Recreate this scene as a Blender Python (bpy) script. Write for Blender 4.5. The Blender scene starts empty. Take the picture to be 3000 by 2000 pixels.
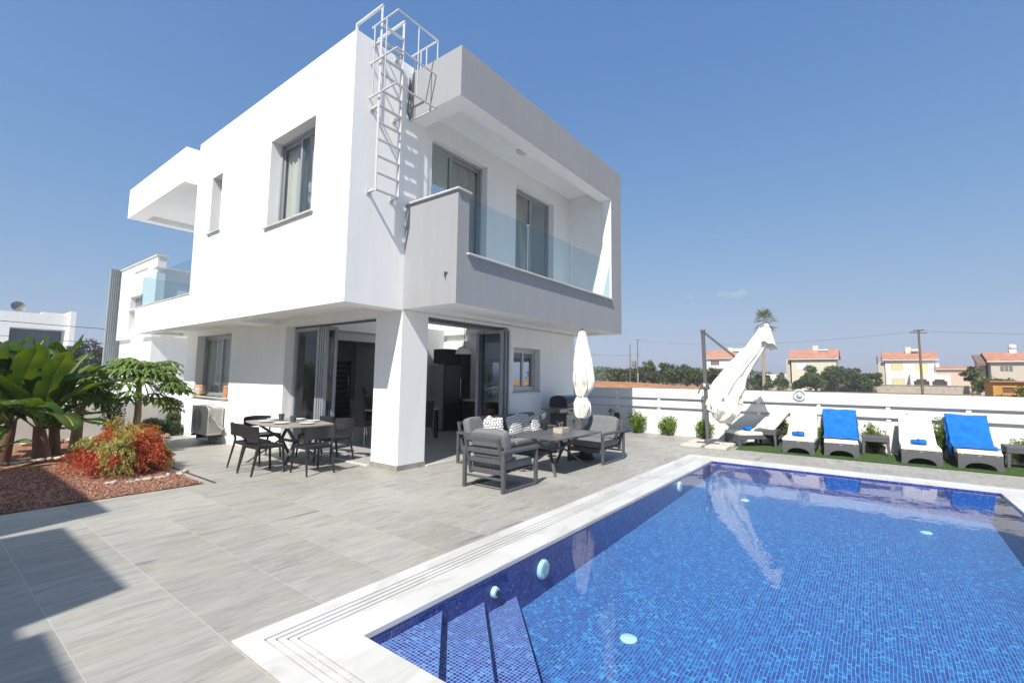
import bpy, bmesh, math, random
from mathutils import Vector, Matrix, noise
random.seed(7)
sc = bpy.context.scene
COL = sc.collection
rad = math.radians

# ---------------------------------------------------------------- camera
cam_d = bpy.data.cameras.new("camera")
cam = bpy.data.objects.new("camera", cam_d)
COL.objects.link(cam)
cam_d.sensor_width = 36.0
cam_d.lens = 16.2924
cam_d.shift_x = -33.95/3000
cam_d.shift_y = -18.26/3000
cam_d.clip_start = 0.05
cam_d.clip_end = 9000
Fv = Vector((0.79899821, 0.59451692, 0.09028567))
Rv = Vector((0.59608171, -0.80284195, 0.01146258))
Uv = Vector((-0.07929982, -0.04465906, 0.99584994))
M = Matrix((Rv, Uv, -Fv)).transposed().to_4x4()
M.translation = Vector((-4.02963, -6.46697, 1.6))
cam.matrix_world = M
sc.camera = cam

# ---------------------------------------------------------------- light
SUN_D = Vector((1.0, 0.30, -1.22)).normalized()
sun_el = math.asin(-SUN_D.z)
sun_az = math.atan2(-SUN_D.x, -SUN_D.y)          # clockwise from +Y
w = bpy.data.worlds.new("World")
sc.world = w
w.use_nodes = True
wn = w.node_tree.nodes; wl = w.node_tree.links
bg = wn["Background"]
sky = wn.new("ShaderNodeTexSky")
sky.sky_type = 'NISHITA'
sky.sun_disc = False
sky.sun_elevation = sun_el
sky.sun_rotation = sun_az
sky.air_density = 1.0
sky.dust_density = 0.6
sky.ozone_density = 1.6
sky.altitude = 50
# soft shoulder on the sky so that the horizon keeps its pale blue instead of clipping
k_ = wn.new("ShaderNodeVectorMath"); k_.operation = 'MULTIPLY_ADD'; k_.inputs[1].default_value = (0.175, 0.328, 0.62); k_.inputs[2].default_value = (1, 1, 1)
wl.new(sky.outputs[0], k_.inputs[0])
c_ = wn.new("ShaderNodeVectorMath"); c_.operation = 'MULTIPLY'; c_.inputs[1].default_value = (0.67, 1.07, 2.23); wl.new(sky.outputs[0], c_.inputs[0])
dv_ = wn.new("ShaderNodeVectorMath"); dv_.operation = 'DIVIDE'; wl.new(c_.outputs[0], dv_.inputs[0]); wl.new(k_.outputs[0], dv_.inputs[1])
wl.new(dv_.outputs[0], bg.inputs[0])
bg.inputs[1].default_value = 0.135
sd = bpy.data.lights.new("sun", 'SUN')
sd.energy = 3.6
sd.angle = rad(0.5)
sd.color = (1.0, 0.95, 0.87)
sun = bpy.data.objects.new("sun", sd)
COL.objects.link(sun)
sun.rotation_euler = SUN_D.to_track_quat('-Z', 'Y').to_euler()
sc.view_settings.view_transform = 'Standard'
sc.view_settings.look = 'None'
sc.view_settings.exposure = 0.87
sc.view_settings.gamma = 1.0

# ---------------------------------------------------------------- helpers
def tag(o, label=None, cat=None, group=None, kind=None):
    if label: o["label"] = label
    if cat: o["category"] = cat
    if group: o["group"] = group
    if kind: o["kind"] = kind
    return o

def empty(name, loc, rz=0.0, label=None, cat=None, group=None):
    o = bpy.data.objects.new(name, None)
    COL.objects.link(o)
    o.location = loc
    o.rotation_euler = (0, 0, rz)
    o.empty_display_size = 0.1
    return tag(o, label, cat, group)

class MB:
    def __init__(s):
        s.v = []; s.f = []; s.m = []
    def add(s, vs, fs, mi=0):
        n = len(s.v)
        s.v.extend([tuple(p) for p in vs])
        for f in fs:
            s.f.append([i+n for i in f]); s.m.append(mi)
        return s
    def box(s, a, b, mi=0, mat=None):
        x0, y0, z0 = a; x1, y1, z1 = b
        vs = [Vector(p) for p in ((x0,y0,z0),(x1,y0,z0),(x1,y1,z0),(x0,y1,z0),(x0,y0,z1),(x1,y0,z1),(x1,y1,z1),(x0,y1,z1))]
        if mat: vs = [mat @ p for p in vs]
        return s.add(vs, [(0,3,2,1),(4,5,6,7),(0,1,5,4),(1,2,6,5),(2,3,7,6),(3,0,4,7)], mi)
    def bar(s, p0, p1, w, h=None, mi=0, w1=None, h1=None, up=(0,0,1)):
        h = h or w; w1 = w1 or w; h1 = h1 or h
        p0 = Vector(p0); p1 = Vector(p1); d = (p1-p0).normalized()
        u = Vector(up)
        if abs(d.dot(u)) > 0.98: u = Vector((1,0,0))
        r = d.cross(u).normalized(); u = r.cross(d).normalized()
        vs = []
        for p, a, b in ((p0, w, h), (p1, w1, h1)):
            for sx, sy in ((-1,-1),(1,-1),(1,1),(-1,1)):
                vs.append(p + r*sx*a/2 + u*sy*b/2)
        return s.add(vs, [(0,1,2,3)[::-1],(4,5,6,7),(0,1,5,4),(1,2,6,5),(2,3,7,6),(3,0,4,7)], mi)
    def tube(s, pts, r, n=8, mi=0, cap=True):
        pts = [Vector(p) for p in pts]
        rs = r if isinstance(r, (list, tuple)) else [r]*len(pts)
        base = len(s.v); prev = None
        vs = []
        for i, p in enumerate(pts):
            d = (pts[min(i+1, len(pts)-1)] - pts[max(i-1, 0)]).normalized()
            if prev is None:
                u = Vector((0,0,1)) if abs(d.z) < .9 else Vector((1,0,0))
                a = d.cross(u).normalized()
            else:
                a = (prev - d*prev.dot(d)).normalized()
            prev = a; b = d.cross(a)
            for k in range(n):
                t = 2*math.pi*k/n
                vs.append(p + (a*math.cos(t)+b*math.sin(t))*rs[i])
        fs = []
        for i in range(len(pts)-1):
            for k in range(n):
                k2 = (k+1) % n
                fs.append((i*n+k, i*n+k2, (i+1)*n+k2, (i+1)*n+k))
        if cap:
            fs.append(tuple(range(n))[::-1]); fs.append(tuple((len(pts)-1)*n+k for k in range(n)))
        return s.add(vs, fs, mi)
    def lathe(s, c, prof, n=16, mi=0):
        cx, cy, cz = c; vs = []
        for r, z in prof:
            for k in range(n):
                t = 2*math.pi*k/n
                vs.append((cx+r*math.cos(t), cy+r*math.sin(t), cz+z))
        fs = []
        for i in range(len(prof)-1):
            for k in range(n):
                k2 = (k+1) % n
                fs.append((i*n+k, i*n+k2, (i+1)*n+k2, (i+1)*n+k))
        fs.append(tuple(range(n))[::-1]); fs.append(tuple((len(prof)-1)*n+k for k in range(n)))
        return s.add(vs, fs, mi)
    def prism(s, poly, z0, z1, mi=0, axis='z', mat=None):
        n = len(poly)
        def P(a, b, c):
            v = Vector((a, b, c)) if axis == 'z' else (Vector((a, c, b)) if axis == 'y' else Vector((c, a, b)))
            return mat @ v if mat else v
        vs = [P(a, b, z0) for a, b in poly] + [P(a, b, z1) for a, b in poly]
        fs = [tuple(range(n))[::-1], tuple(range(n, 2*n))] + [(i, (i+1) % n, (i+1) % n+n, i+n) for i in range(n)]
        return s.add(vs, fs, mi)
    def grid(s, fn, nu, nv, mi=0, closed_u=False):
        vs = [fn(i/nu, j/nv) for j in range(nv+1) for i in range(nu+(0 if closed_u else 1))]
        W = nu if closed_u else nu+1
        fs = []
        for j in range(nv):
            for i in range(nu):
                i2 = (i+1) % W
                fs.append((j*W+i, j*W+i2, (j+1)*W+i2, (j+1)*W+i))
        return s.add(vs, fs, mi)
    def csg(s, ops, facemat=None):
        """ops: ('+' or '-', (x0,y0,z0),(x1,y1,z1)); emits only the outer faces of the union"""
        ax = [sorted({round(o[1][k], 4) for o in ops} | {round(o[2][k], 4) for o in ops}) for k in range(3)]
        n = [len(a)-1 for a in ax]
        sol = {}
        for i in range(n[0]):
            cx = (ax[0][i]+ax[0][i+1])/2
            for j in range(n[1]):
                cy = (ax[1][j]+ax[1][j+1])/2
                for k in range(n[2]):
                    cz = (ax[2][k]+ax[2][k+1])/2
                    f = False
                    for o in ops:
                        a, b = o[1], o[2]
                        if a[0] < cx < b[0] and a[1] < cy < b[1] and a[2] < cz < b[2]: f = o[0] == '+'
                    if f: sol[(i, j, k)] = 1
        idx = {}
        def vid(i, j, k):
            key = (i, j, k)
            if key not in idx:
                idx[key] = len(s.v); s.v.append((ax[0][i], ax[1][j], ax[2][k]))
            return idx[key]
        for (i, j, k) in sol:
            for nb, q, nrm in (((i-1,j,k), ((i,j,k),(i,j,k+1),(i,j+1,k+1),(i,j+1,k)), (-1,0,0)), ((i+1,j,k), ((i+1,j,k),(i+1,j+1,k),(i+1,j+1,k+1),(i+1,j,k+1)), (1,0,0)),
                          ((i,j-1,k), ((i,j,k),(i+1,j,k),(i+1,j,k+1),(i,j,k+1)), (0,-1,0)), ((i,j+1,k), ((i,j+1,k),(i,j+1,k+1),(i+1,j+1,k+1),(i+1,j+1,k)), (0,1,0)),
                          ((i,j,k-1), ((i,j,k),(i,j+1,k),(i+1,j+1,k),(i+1,j,k)), (0,0,-1)), ((i,j,k+1), ((i,j,k+1),(i+1,j,k+1),(i+1,j+1,k+1),(i,j+1,k+1)), (0,0,1))):
                if nb not in sol:
                    s.f.append([vid(*t) for t in q])
                    s.m.append(facemat(Vector(s.v[vid(*q[0])]), nrm) if facemat else 0)
        return s
    def build(s, name, mats, parent=None, bevel=0.0, angle=35, smooth=True, uv=True, sub=0):
        me = bpy.data.meshes.new(name)
        me.from_pydata(s.v, [], s.f)
        if not isinstance(mats, (list, tuple)): mats = [mats]
        for m in mats: me.materials.append(m)
        me.polygons.foreach_set('material_index', s.m)
        if smooth:
            me.polygons.foreach_set('use_smooth', [True]*len(me.polygons))
            me.set_sharp_from_angle(angle=rad(angle))
        if uv:
            ul = me.uv_layers.new(name='UVMap')
            co = [v.co for v in me.vertices]
            buf = []
            for p in me.polygons:
                nx, ny, nz = abs(p.normal.x), abs(p.normal.y), abs(p.normal.z)
                for vi in p.vertices:
                    c = co[vi]
                    if nz >= nx and nz >= ny: buf += [c.x, c.y]
                    elif nx >= ny: buf += [c.y, c.z]
                    else: buf += [c.x, c.z]
            if getattr(s, 'uvs', None):
                buf = []
                for p in me.polygons:
                    for vi in p.vertices: buf += s.uvs[vi]
            ul.data.foreach_set('uv', buf)
        me.update()
        o = bpy.data.objects.new(name, me)
        COL.objects.link(o)
        if parent: o.parent = parent
        if bevel:
            b = o.modifiers.new('bevel', 'BEVEL'); b.width = bevel; b.segments = 2; b.limit_method = 'ANGLE'; b.angle_limit = rad(40)
        if sub:
            b = o.modifiers.new('sub', 'SUBSURF'); b.levels = sub; b.render_levels = sub
        return o

def children(o): return [c for c in COL.objects if c.parent == o]
def copy_tree(o, parent=None):
    c = o.copy(); COL.objects.link(c); c.parent = parent
    for ch in children(o): copy_tree(ch, c)
    return c
def place(o, loc, rz=0.0, label=None, group=None):
    o.location = loc; o.rotation_euler = (0, 0, rz)
    if label: o["label"] = label
    if group: o["group"] = group
    return o

# ---------------------------------------------------------------- materials
def newmat(name):
    m = bpy.data.materials.new(name); m.use_nodes = True
    nt = m.node_tree
    return m, nt, nt.nodes["Principled BSDF"]
def N(nt, t, **kw):
    n = nt.nodes.new(t)
    for k, v in kw.items(): setattr(n, k, v)
    return n
def ramp(nt, src, stops):
    r = nt.nodes.new("ShaderNodeValToRGB")
    el = r.color_ramp.elements
    while len(el) < len(stops): el.new(0.5)
    for e, (p, c) in zip(el, stops):
        e.position = p; e.color = (*c, 1) if len(c) == 3 else c
    nt.links.new(src, r.inputs[0])
    return r
def mul(c, f): return tuple(x*f for x in c)
def M_(name, col, rough=0.6, var=0.08, scale=6.0, bump=0.0, bscale=60.0, metal=0.0, spec=0.5, detail=4.0, stretch=None, coat=0.0):
    """plain paint / fabric / metal with a little unevenness in tone and surface"""
    m, nt, b = newmat(name)
    tc = N(nt, "ShaderNodeTexCoord")
    src = tc.outputs["Object"]
    if stretch:
        mp = N(nt, "ShaderNodeMapping"); mp.inputs["Scale"].default_value = stretch
        nt.links.new(src, mp.inputs[0]); src = mp.outputs[0]
    nz = N(nt, "ShaderNodeTexNoise"); nz.inputs["Scale"].default_value = scale; nz.inputs["Detail"].default_value = detail
    nt.links.new(src, nz.inputs["Vector"])
    r = ramp(nt, nz.outputs["Fac"], [(0.3, mul(col, 1-var)), (0.7, tuple(min(1, x*(1+var)) for x in col))])
    nt.links.new(r.outputs[0], b.inputs["Base Color"])
    b.inputs["Roughness"].default_value = rough
    b.inputs["Metallic"].default_value = metal
    b.inputs["Specular IOR Level"].default_value = spec
    if coat: b.inputs["Coat Weight"].default_value = coat
    if bump:
        n2 = N(nt, "ShaderNodeTexNoise"); n2.inputs["Scale"].default_value = bscale; n2.inputs["Detail"].default_value = 3
        nt.links.new(src, n2.inputs["Vector"])
        bp = N(nt, "ShaderNodeBump"); bp.inputs["Strength"].default_value = bump; bp.inputs["Distance"].default_value = 0.01
        nt.links.new(n2.outputs["Fac"], bp.inputs["Height"]); nt.links.new(bp.outputs[0], b.inputs["Normal"])
    return m
def glassmat(name, tint, rough=0.0, ior=1.5):
    m, nt, b = newmat(name)
    nt.nodes.remove(b)
    out = nt.nodes["Material Output"]
    # Schlick reflectance from |N.I|, the same on both faces of the pane
    ge = N(nt, "ShaderNodeNewGeometry")
    dt = N(nt, "ShaderNodeVectorMath", operation='DOT_PRODUCT'); nt.links.new(ge.outputs["Normal"], dt.inputs[0]); nt.links.new(ge.outputs["Incoming"], dt.inputs[1])
    ab = N(nt, "ShaderNodeMath", operation='ABSOLUTE'); nt.links.new(dt.outputs["Value"], ab.inputs[0])
    om = N(nt, "ShaderNodeMath", operation='SUBTRACT'); om.inputs[0].default_value = 1; nt.links.new(ab.outputs[0], om.inputs[1])
    pw = N(nt, "ShaderNodeMath", operation='POWER'); pw.inputs[1].default_value = 5; nt.links.new(om.outputs[0], pw.inputs[0])
    fr = N(nt, "ShaderNodeMath", operation='MULTIPLY_ADD'); fr.inputs[1].default_value = 0.55; fr.inputs[2].default_value = 0.03; nt.links.new(pw.outputs[0], fr.inputs[0])
    tr = N(nt, "ShaderNodeBsdfTransparent"); tr.inputs[0].default_value = (*tint, 1)
    gl = N(nt, "ShaderNodeBsdfGlossy"); gl.inputs["Roughness"].default_value = rough
    mx = N(nt, "ShaderNodeMixShader")
    nt.links.new(fr.outputs[0], mx.inputs[0]); nt.links.new(tr.outputs[0], mx.inputs[1]); nt.links.new(gl.outputs[0], mx.inputs[2])
    nt.links.new(mx.outputs[0], out.inputs[0])
    return m
def leafmat(name, col, col2, rough=0.45, scale=3.0, trans=0.25):
    m, nt, b = newmat(name)
    tc = N(nt, "ShaderNodeTexCoord")
    nz = N(nt, "ShaderNodeTexNoise"); nz.inputs["Scale"].default_value = scale; nz.inputs["Detail"].default_value = 5
    nt.links.new(tc.outputs["Object"], nz.inputs["Vector"])
    r = ramp(nt, nz.outputs["Fac"], [(0.35, col), (0.65, col2)])
    nt.links.new(r.outputs[0], b.inputs["Base Color"])
    b.inputs["Roughness"].default_value = rough
    out = nt.nodes["Material Output"]
    tl = N(nt, "ShaderNodeBsdfTranslucent")
    mc = N(nt, "ShaderNodeMixRGB", blend_type='MULTIPLY'); mc.inputs[0].default_value = 1; mc.inputs[2].default_value = (1.3, 1.5, 0.5, 1)
    nt.links.new(r.outputs[0], mc.inputs[1]); nt.links.new(mc.outputs[0], tl.inputs[0])
    mx = N(nt, "ShaderNodeMixShader"); mx.inputs[0].default_value = trans
    nt.links.new(b.outputs[0], mx.inputs[1]); nt.links.new(tl.outputs[0], mx.inputs[2]); nt.links.new(mx.outputs[0], out.inputs[0])
    return m

def bananamat(name):
    """broad leaf with fine cross veins running from the midrib (u across, v along, in metres)"""
    m, nt, b = newmat(name)
    L = nt.links
    tc = N(nt, "ShaderNodeTexCoord")
    sp = N(nt, "ShaderNodeSeparateXYZ"); L.new(tc.outputs["UV"], sp.inputs[0])
    ad = N(nt, "ShaderNodeMath", operation='MULTIPLY_ADD'); ad.inputs[1].default_value = 0.35; L.new(sp.outputs[0], ad.inputs[0]); L.new(sp.outputs[1], ad.inputs[2])
    cb_ = N(nt, "ShaderNodeCombineXYZ"); L.new(ad.outputs[0], cb_.inputs[1])
    n1 = N(nt, "ShaderNodeTexNoise"); n1.inputs["Scale"].default_value = 38; n1.inputs["Detail"].default_value = 3; L.new(cb_.outputs[0], n1.inputs["Vector"])
    n2 = N(nt, "ShaderNodeTexNoise"); n2.inputs["Scale"].default_value = 1.7; n2.inputs["Detail"].default_value = 4; L.new(tc.outputs["Object"], n2.inputs["Vector"])
    c1 = ramp(nt, n2.outputs["Fac"], [(0.33, (0.022, 0.055, 0.010)), (0.50, (0.045, 0.095, 0.016)), (0.70, (0.12, 0.155, 0.028))])
    c2 = ramp(nt, n1.outputs["Fac"], [(0.30, (0.62, 0.66, 0.6)), (0.6, (1.08, 1.08, 1.0))])
    mx = N(nt, "ShaderNodeMixRGB", blend_type='MULTIPLY'); mx.inputs[0].default_value = 1; L.new(c1.outputs[0], mx.inputs[1]); L.new(c2.outputs[0], mx.inputs[2])
    L.new(mx.outputs[0], b.inputs["Base Color"]); b.inputs["Roughness"].default_value = 0.5; b.inputs["Specular IOR Level"].default_value = 0.35
    bp = N(nt, "ShaderNodeBump"); bp.inputs["Strength"].default_value = 0.5; bp.inputs["Distance"].default_value = 0.012; L.new(n1.outputs["Fac"], bp.inputs["Height"]); L.new(bp.outputs[0], b.inputs["Normal"])
    tl = N(nt, "ShaderNodeBsdfTranslucent"); mc = N(nt, "ShaderNodeMixRGB", blend_type='MULTIPLY'); mc.inputs[0].default_value = 1; mc.inputs[2].default_value = (1.7, 1.6, 0.4, 1)
    L.new(mx.outputs[0], mc.inputs[1]); L.new(mc.outputs[0], tl.inputs[0])
    ms = N(nt, "ShaderNodeMixShader"); ms.inputs[0].default_value = 0.42
    L.new(b.outputs[0], ms.inputs[1]); L.new(tl.outputs[0], ms.inputs[2]); L.new(ms.outputs[0], nt.nodes["Material Output"].inputs[0])
    return m

def plaster(name, col, var=0.03):
    m, nt, b = newmat(name)
    tc = N(nt, "ShaderNodeTexCoord")
    n1 = N(nt, "ShaderNodeTexNoise"); n1.inputs["Scale"].default_value = 1.1; n1.inputs["Detail"].default_value = 7; n1.inputs["Roughness"].default_value = 0.65
    nt.links.new(tc.outputs["Object"], n1.inputs["Vector"])
    mp = N(nt, "ShaderNodeMapping"); mp.inputs["Scale"].default_value = (5.0, 5.0, 0.35)
    nt.links.new(tc.outputs["Object"], mp.inputs[0])
    n2 = N(nt, "ShaderNodeTexNoise"); n2.inputs["Scale"].default_value = 1.6; n2.inputs["Detail"].default_value = 6
    nt.links.new(mp.outputs[0], n2.inputs["Vector"])
    ad = N(nt, "ShaderNodeMath", operation='ADD'); nt.links.new(n1.outputs["Fac"], ad.inputs[0]); nt.links.new(n2.outputs["Fac"], ad.inputs[1])
    r = ramp(nt, ad.outputs[0], [(0.0, mul(col, 1-3*var)), (0.8, mul(col, 1-var)), (1.0, col)])
    hv = N(nt, "ShaderNodeMath", operation='MULTIPLY'); hv.inputs[1].default_value = 0.85
    nt.links.new(ad.outputs[0], hv.inputs[0]); nt.links.new(hv.outputs[0], r.inputs[0])
    nt.links.new(r.outputs[0], b.inputs["Base Color"])
    b.inputs["Roughness"].default_value = 0.85
    b.inputs["Specular IOR Level"].default_value = 0.2
    n3 = N(nt, "ShaderNodeTexNoise"); n3.inputs["Scale"].default_value = 90; n3.inputs["Detail"].default_value = 4
    nt.links.new(tc.outputs["Object"], n3.inputs["Vector"])
    bp = N(nt, "ShaderNodeBump"); bp.inputs["Strength"].default_value = 0.12; bp.inputs["Distance"].default_value = 0.004
    nt.links.new(n3.outputs["Fac"], bp.inputs["Height"]); nt.links.new(bp.outputs[0], b.inputs["Normal"])
    return m

WHITE = plaster("white_render", (0.90, 0.90, 0.885))
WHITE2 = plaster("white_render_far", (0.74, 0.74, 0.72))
GREY = plaster("grey_render", (0.355, 0.36, 0.37), 0.04)
GARDENW = plaster("garden_wall_render", (0.66, 0.64, 0.60), 0.05)
INTW = M_("interior_wall", (0.84, 0.84, 0.85), 0.8, 0.02)
ALU = M_("window_frame_grey", (0.36, 0.38, 0.41), 0.4, 0.04, metal=0.3)
ALUW = M_("window_frame_pale", (0.60, 0.62, 0.64), 0.4, 0.03)
LADDER = M_("ladder_paint", (0.55, 0.56, 0.565), 0.5, 0.06, scale=12)
MARBLE = None
GLASS = glassmat("window_glass", (0.88, 0.905, 0.91))
RAILGLASS = glassmat("railing_glass", (0.885, 0.95, 0.965))
CLEAR = glassmat("clear_glass", (0.93, 0.95, 0.95))
CURTAIN = M_("curtain", (0.70, 0.68, 0.61), 0.9, 0.08, scale=3, stretch=(1, 1, .1))
BLACKPL = M_("black_plastic", (0.022, 0.021, 0.023), 0.5, 0.2, bump=0.1)
CHARMET = M_("charcoal_metal", (0.085, 0.088, 0.095), 0.5, 0.12, scale=15, bump=0.05)
CUSH = M_("grey_cushion", (0.17, 0.175, 0.18), 0.95, 0.10, scale=14, bump=0.3, bscale=350)
STONE = M_("pale_stone", (0.46, 0.41, 0.34), 0.9, 0.2, scale=9, bump=0.6, bscale=18)
STONE2 = M_("brown_stone", (0.28, 0.2, 0.14), 0.9, 0.25, scale=9, bump=0.6, bscale=18)
TRUNK = M_("trunk_bark", (0.20, 0.135, 0.085), 0.9, 0.3, scale=10, bump=0.7, bscale=30, stretch=(1, 1, 2.5))
WOOD = M_("pole_wood", (0.16, 0.12, 0.09), 0.9, 0.2, scale=5, stretch=(4, 4, .5))
UMBW = M_("parasol_cloth", (0.78, 0.76, 0.70), 0.9, 0.06, scale=7, bump=0.25, bscale=25)
CREAM = M_("cream_cushion", (0.72, 0.685, 0.59), 0.95, 0.04, scale=9, bump=0.2, bscale=200)
BLUE = M_("blue_towel", (0.003, 0.135, 0.47), 0.95, 0.22, scale=7, bump=0.6, bscale=90)
RATTAN = None
CHROME = M_("chrome", (0.7, 0.7, 0.72), 0.15, 0.02, metal=1.0)
LEATHER = M_("dark_leather", (0.045, 0.038, 0.036), 0.45, 0.1, bump=0.1)
DARKDOOR = M_("dark_wood_door", (0.035, 0.034, 0.036), 0.5, 0.15)
ROOFT = None

# marble coping
def marble():
    m, nt, b = newmat("white_marble")
    tc = N(nt, "ShaderNodeTexCoord")
    mp = N(nt, "ShaderNodeMapping"); mp.inputs["Rotation"].default_value = (0, 0, 0.35); mp.inputs["Scale"].default_value = (1.0, 3.0, 1)
    nt.links.new(tc.outputs["Object"], mp.inputs[0])
    nz = N(nt, "ShaderNodeTexNoise"); nz.inputs["Scale"].default_value = 1.1; nz.inputs["Detail"].default_value = 6; nz.inputs["Distortion"].default_value = 0.5
    nt.links.new(mp.outputs[0], nz.inputs["Vector"])
    r = ramp(nt, nz.outputs["Fac"], [(0.30, (0.47, 0.455, 0.42)), (0.38, (0.575, 0.565, 0.535)), (0.45, (0.53, 0.52, 0.49)), (0.50, (0.61, 0.60, 0.575)), (1, (0.65, 0.64, 0.615))])
    # slabs of the coping: one tone each
    sn = N(nt, "ShaderNodeVectorMath", operation='SNAP'); sn.inputs[1].default_value = (0.6, 0.6, 5.0)
    nt.links.new(tc.outputs["Object"], sn.inputs[0])
    wn_ = N(nt, "ShaderNodeTexWhiteNoise"); nt.links.new(sn.outputs[0], wn_.inputs["Vector"])
    r2 = ramp(nt, wn_.outputs["Value"], [(0, (0.90, 0.90, 0.89)), (1, (1.0, 1.0, 1.0))])
    mx = N(nt, "ShaderNodeMixRGB", blend_type='MULTIPLY'); mx.inputs[0].default_value = 1
    nt.links.new(r.outputs[0], mx.inputs[1]); nt.links.new(r2.outputs[0], mx.inputs[2])
    nt.links.new(mx.outputs[0], b.inputs["Base Color"])
    b.inputs["Roughness"].default_value = 0.45
    return m
MARBLE = marble()

def terrace_mat():
    m, nt, b = newmat("stone_look_tiles")
    L = nt.links
    tc = N(nt, "ShaderNodeTexCoord")
    sep = N(nt, "ShaderNodeSeparateXYZ"); L.new(tc.outputs["Object"], sep.inputs[0])
    def math_(op, a, b_=None, c=None):
        n = N(nt, "ShaderNodeMath", operation=op)
        for i, v in enumerate((a, b_, c)):
            if v is None: continue
            if isinstance(v, (int, float)): n.inputs[i].default_value = v
            else: L.new(v, n.inputs[i])
        return n.outputs[0]
    X = math_('DIVIDE', math_('ADD', sep.outputs[0], 3.32+60), 0.6)
    cx = math_('FLOOR', X); fx = math_('FRACT', X)
    off = math_('MULTIPLY', math_('FRACT', math_('MULTIPLY', cx, 0.5)), 1.0)
    Y = math_('ADD', math_('DIVIDE', math_('ADD', sep.outputs[1], 2.55+120), 1.2), off)
    cy = math_('FLOOR', Y); fy = math_('FRACT', Y)
    # joints (both directions), in metres from the joint
    dx = math_('MULTIPLY', math_('MINIMUM', fx, math_('SUBTRACT', 1, fx)), 0.6)
    dy = math_('MULTIPLY', math_('MINIMUM', fy, math_('SUBTRACT', 1, fy)), 1.2)
    jx = math_('MULTIPLY', math_('LESS_THAN', dx, 0.0022), 0.75); jy = math_('MULTIPLY', math_('LESS_THAN', dy, 0.002), 0.6)
    joint = math_('MAXIMUM', jx, jy)
    # per tile random
    cv = N(nt, "ShaderNodeCombineXYZ"); L.new(cx, cv.inputs[0]); L.new(cy, cv.inputs[1])
    wn1 = N(nt, "ShaderNodeTexWhiteNoise"); L.new(cv.outputs[0], wn1.inputs["Vector"])
    offv = N(nt, "ShaderNodeVectorMath", operation='SCALE'); offv.inputs["Scale"].default_value = 37.0; L.new(wn1.outputs["Color"], offv.inputs[0])
    addv = N(nt, "ShaderNodeVectorMath", operation='ADD'); L.new(tc.outputs["Object"], addv.inputs[0]); L.new(offv.outputs[0], addv.inputs[1])
    def streak(scale, sc_, det, dist, rot=0.05):
        mp = N(nt, "ShaderNodeMapping"); mp.inputs["Scale"].default_value = sc_; mp.inputs["Rotation"].default_value = (0, 0, rot)
        L.new(addv.outputs[0], mp.inputs[0])
        n = N(nt, "ShaderNodeTexNoise"); n.inputs["Scale"].default_value = scale; n.inputs["Detail"].default_value = det; n.inputs["Distortion"].default_value = dist
        n.inputs["Roughness"].default_value = 0.62
        L.new(mp.outputs[0], n.inputs["Vector"]); return n.outputs["Fac"]
    s1 = streak(2.0, (0.9, 4.0, 1), 8, 0.9, 0.14)
    s2 = streak(6.5, (0.8, 6.5, 1), 9, 1.0, 0.2)
    s3 = streak(1.3, (1, 2, 1), 4, 0.5)
    s4 = streak(1.4, (0.45, 6.0, 1), 3, 0.7, 0.18)
    base = ramp(nt, s1, [(0.25, (0.265, 0.255, 0.232)), (0.45, (0.345, 0.334, 0.305)), (0.6, (0.385, 0.373, 0.342)), (0.8, (0.43, 0.416, 0.382))])
    fine = ramp(nt, s2, [(0.28, (0.77, 0.77, 0.78)), (0.5, (0.985, 0.985, 0.985)), (0.75, (1.04, 1.04, 1.035))])
    vein = ramp(nt, s4, [(0.29, (0.60, 0.60, 0.62)), (0.345, (1, 1, 1))])
    warm = ramp(nt, s3, [(0.27, (1.06, 0.99, 0.90)), (0.36, (1.0, 1.0, 0.975)), (0.6, (0.97, 0.985, 1.01))])
    tone = ramp(nt, wn1.outputs["Value"], [(0, (0.89, 0.885, 0.87)), (1, (1.06, 1.055, 1.03))])
    cur = base.outputs[0]
    for q in (fine, vein, warm, tone):
        mx = N(nt, "ShaderNodeMixRGB", blend_type='MULTIPLY'); mx.inputs[0].default_value = 1
        L.new(cur, mx.inputs[1]); L.new(q.outputs[0], mx.inputs[2]); cur = mx.outputs[0]
    # faint dirt
    nd = N(nt, "ShaderNodeTexNoise"); nd.inputs["Scale"].default_value = 0.55; nd.inputs["Detail"].default_value = 5; L.new(tc.outputs["Object"], nd.inputs["Vector"])
    rd = ramp(nt, nd.outputs["Fac"], [(0.35, (0.93, 0.92, 0.90)), (0.55, (1, 1, 1))])
    mx = N(nt, "ShaderNodeMixRGB", blend_type='MULTIPLY'); mx.inputs[0].default_value = 1
    L.new(cur, mx.inputs[1]); L.new(rd.outputs[0], mx.inputs[2]); cur = mx.outputs[0]
    mj = N(nt, "ShaderNodeMixRGB"); L.new(joint, mj.inputs[0]); L.new(cur, mj.inputs[1]); mj.inputs[2].default_value = (0.50, 0.47, 0.40, 1)
    L.new(mj.outputs[0], b.inputs["Base Color"])
    rr = ramp(nt, s2, [(0.3, (0.62,)*3), (0.7, (0.48,)*3)]); L.new(rr.outputs[0], b.inputs["Roughness"])
    b.inputs["Specular IOR Level"].default_value = 0.35
    bp = N(nt, "ShaderNodeBump"); bp.inputs["Strength"].default_value = 0.25; bp.inputs["Distance"].default_value = 0.004
    hh = math_('SUBTRACT', s2, math_('MULTIPLY', joint, 0.8)); L.new(hh, bp.inputs["Height"]); L.new(bp.outputs[0], b.inputs["Normal"])
    return m
TERRACE = terrace_mat()

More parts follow.
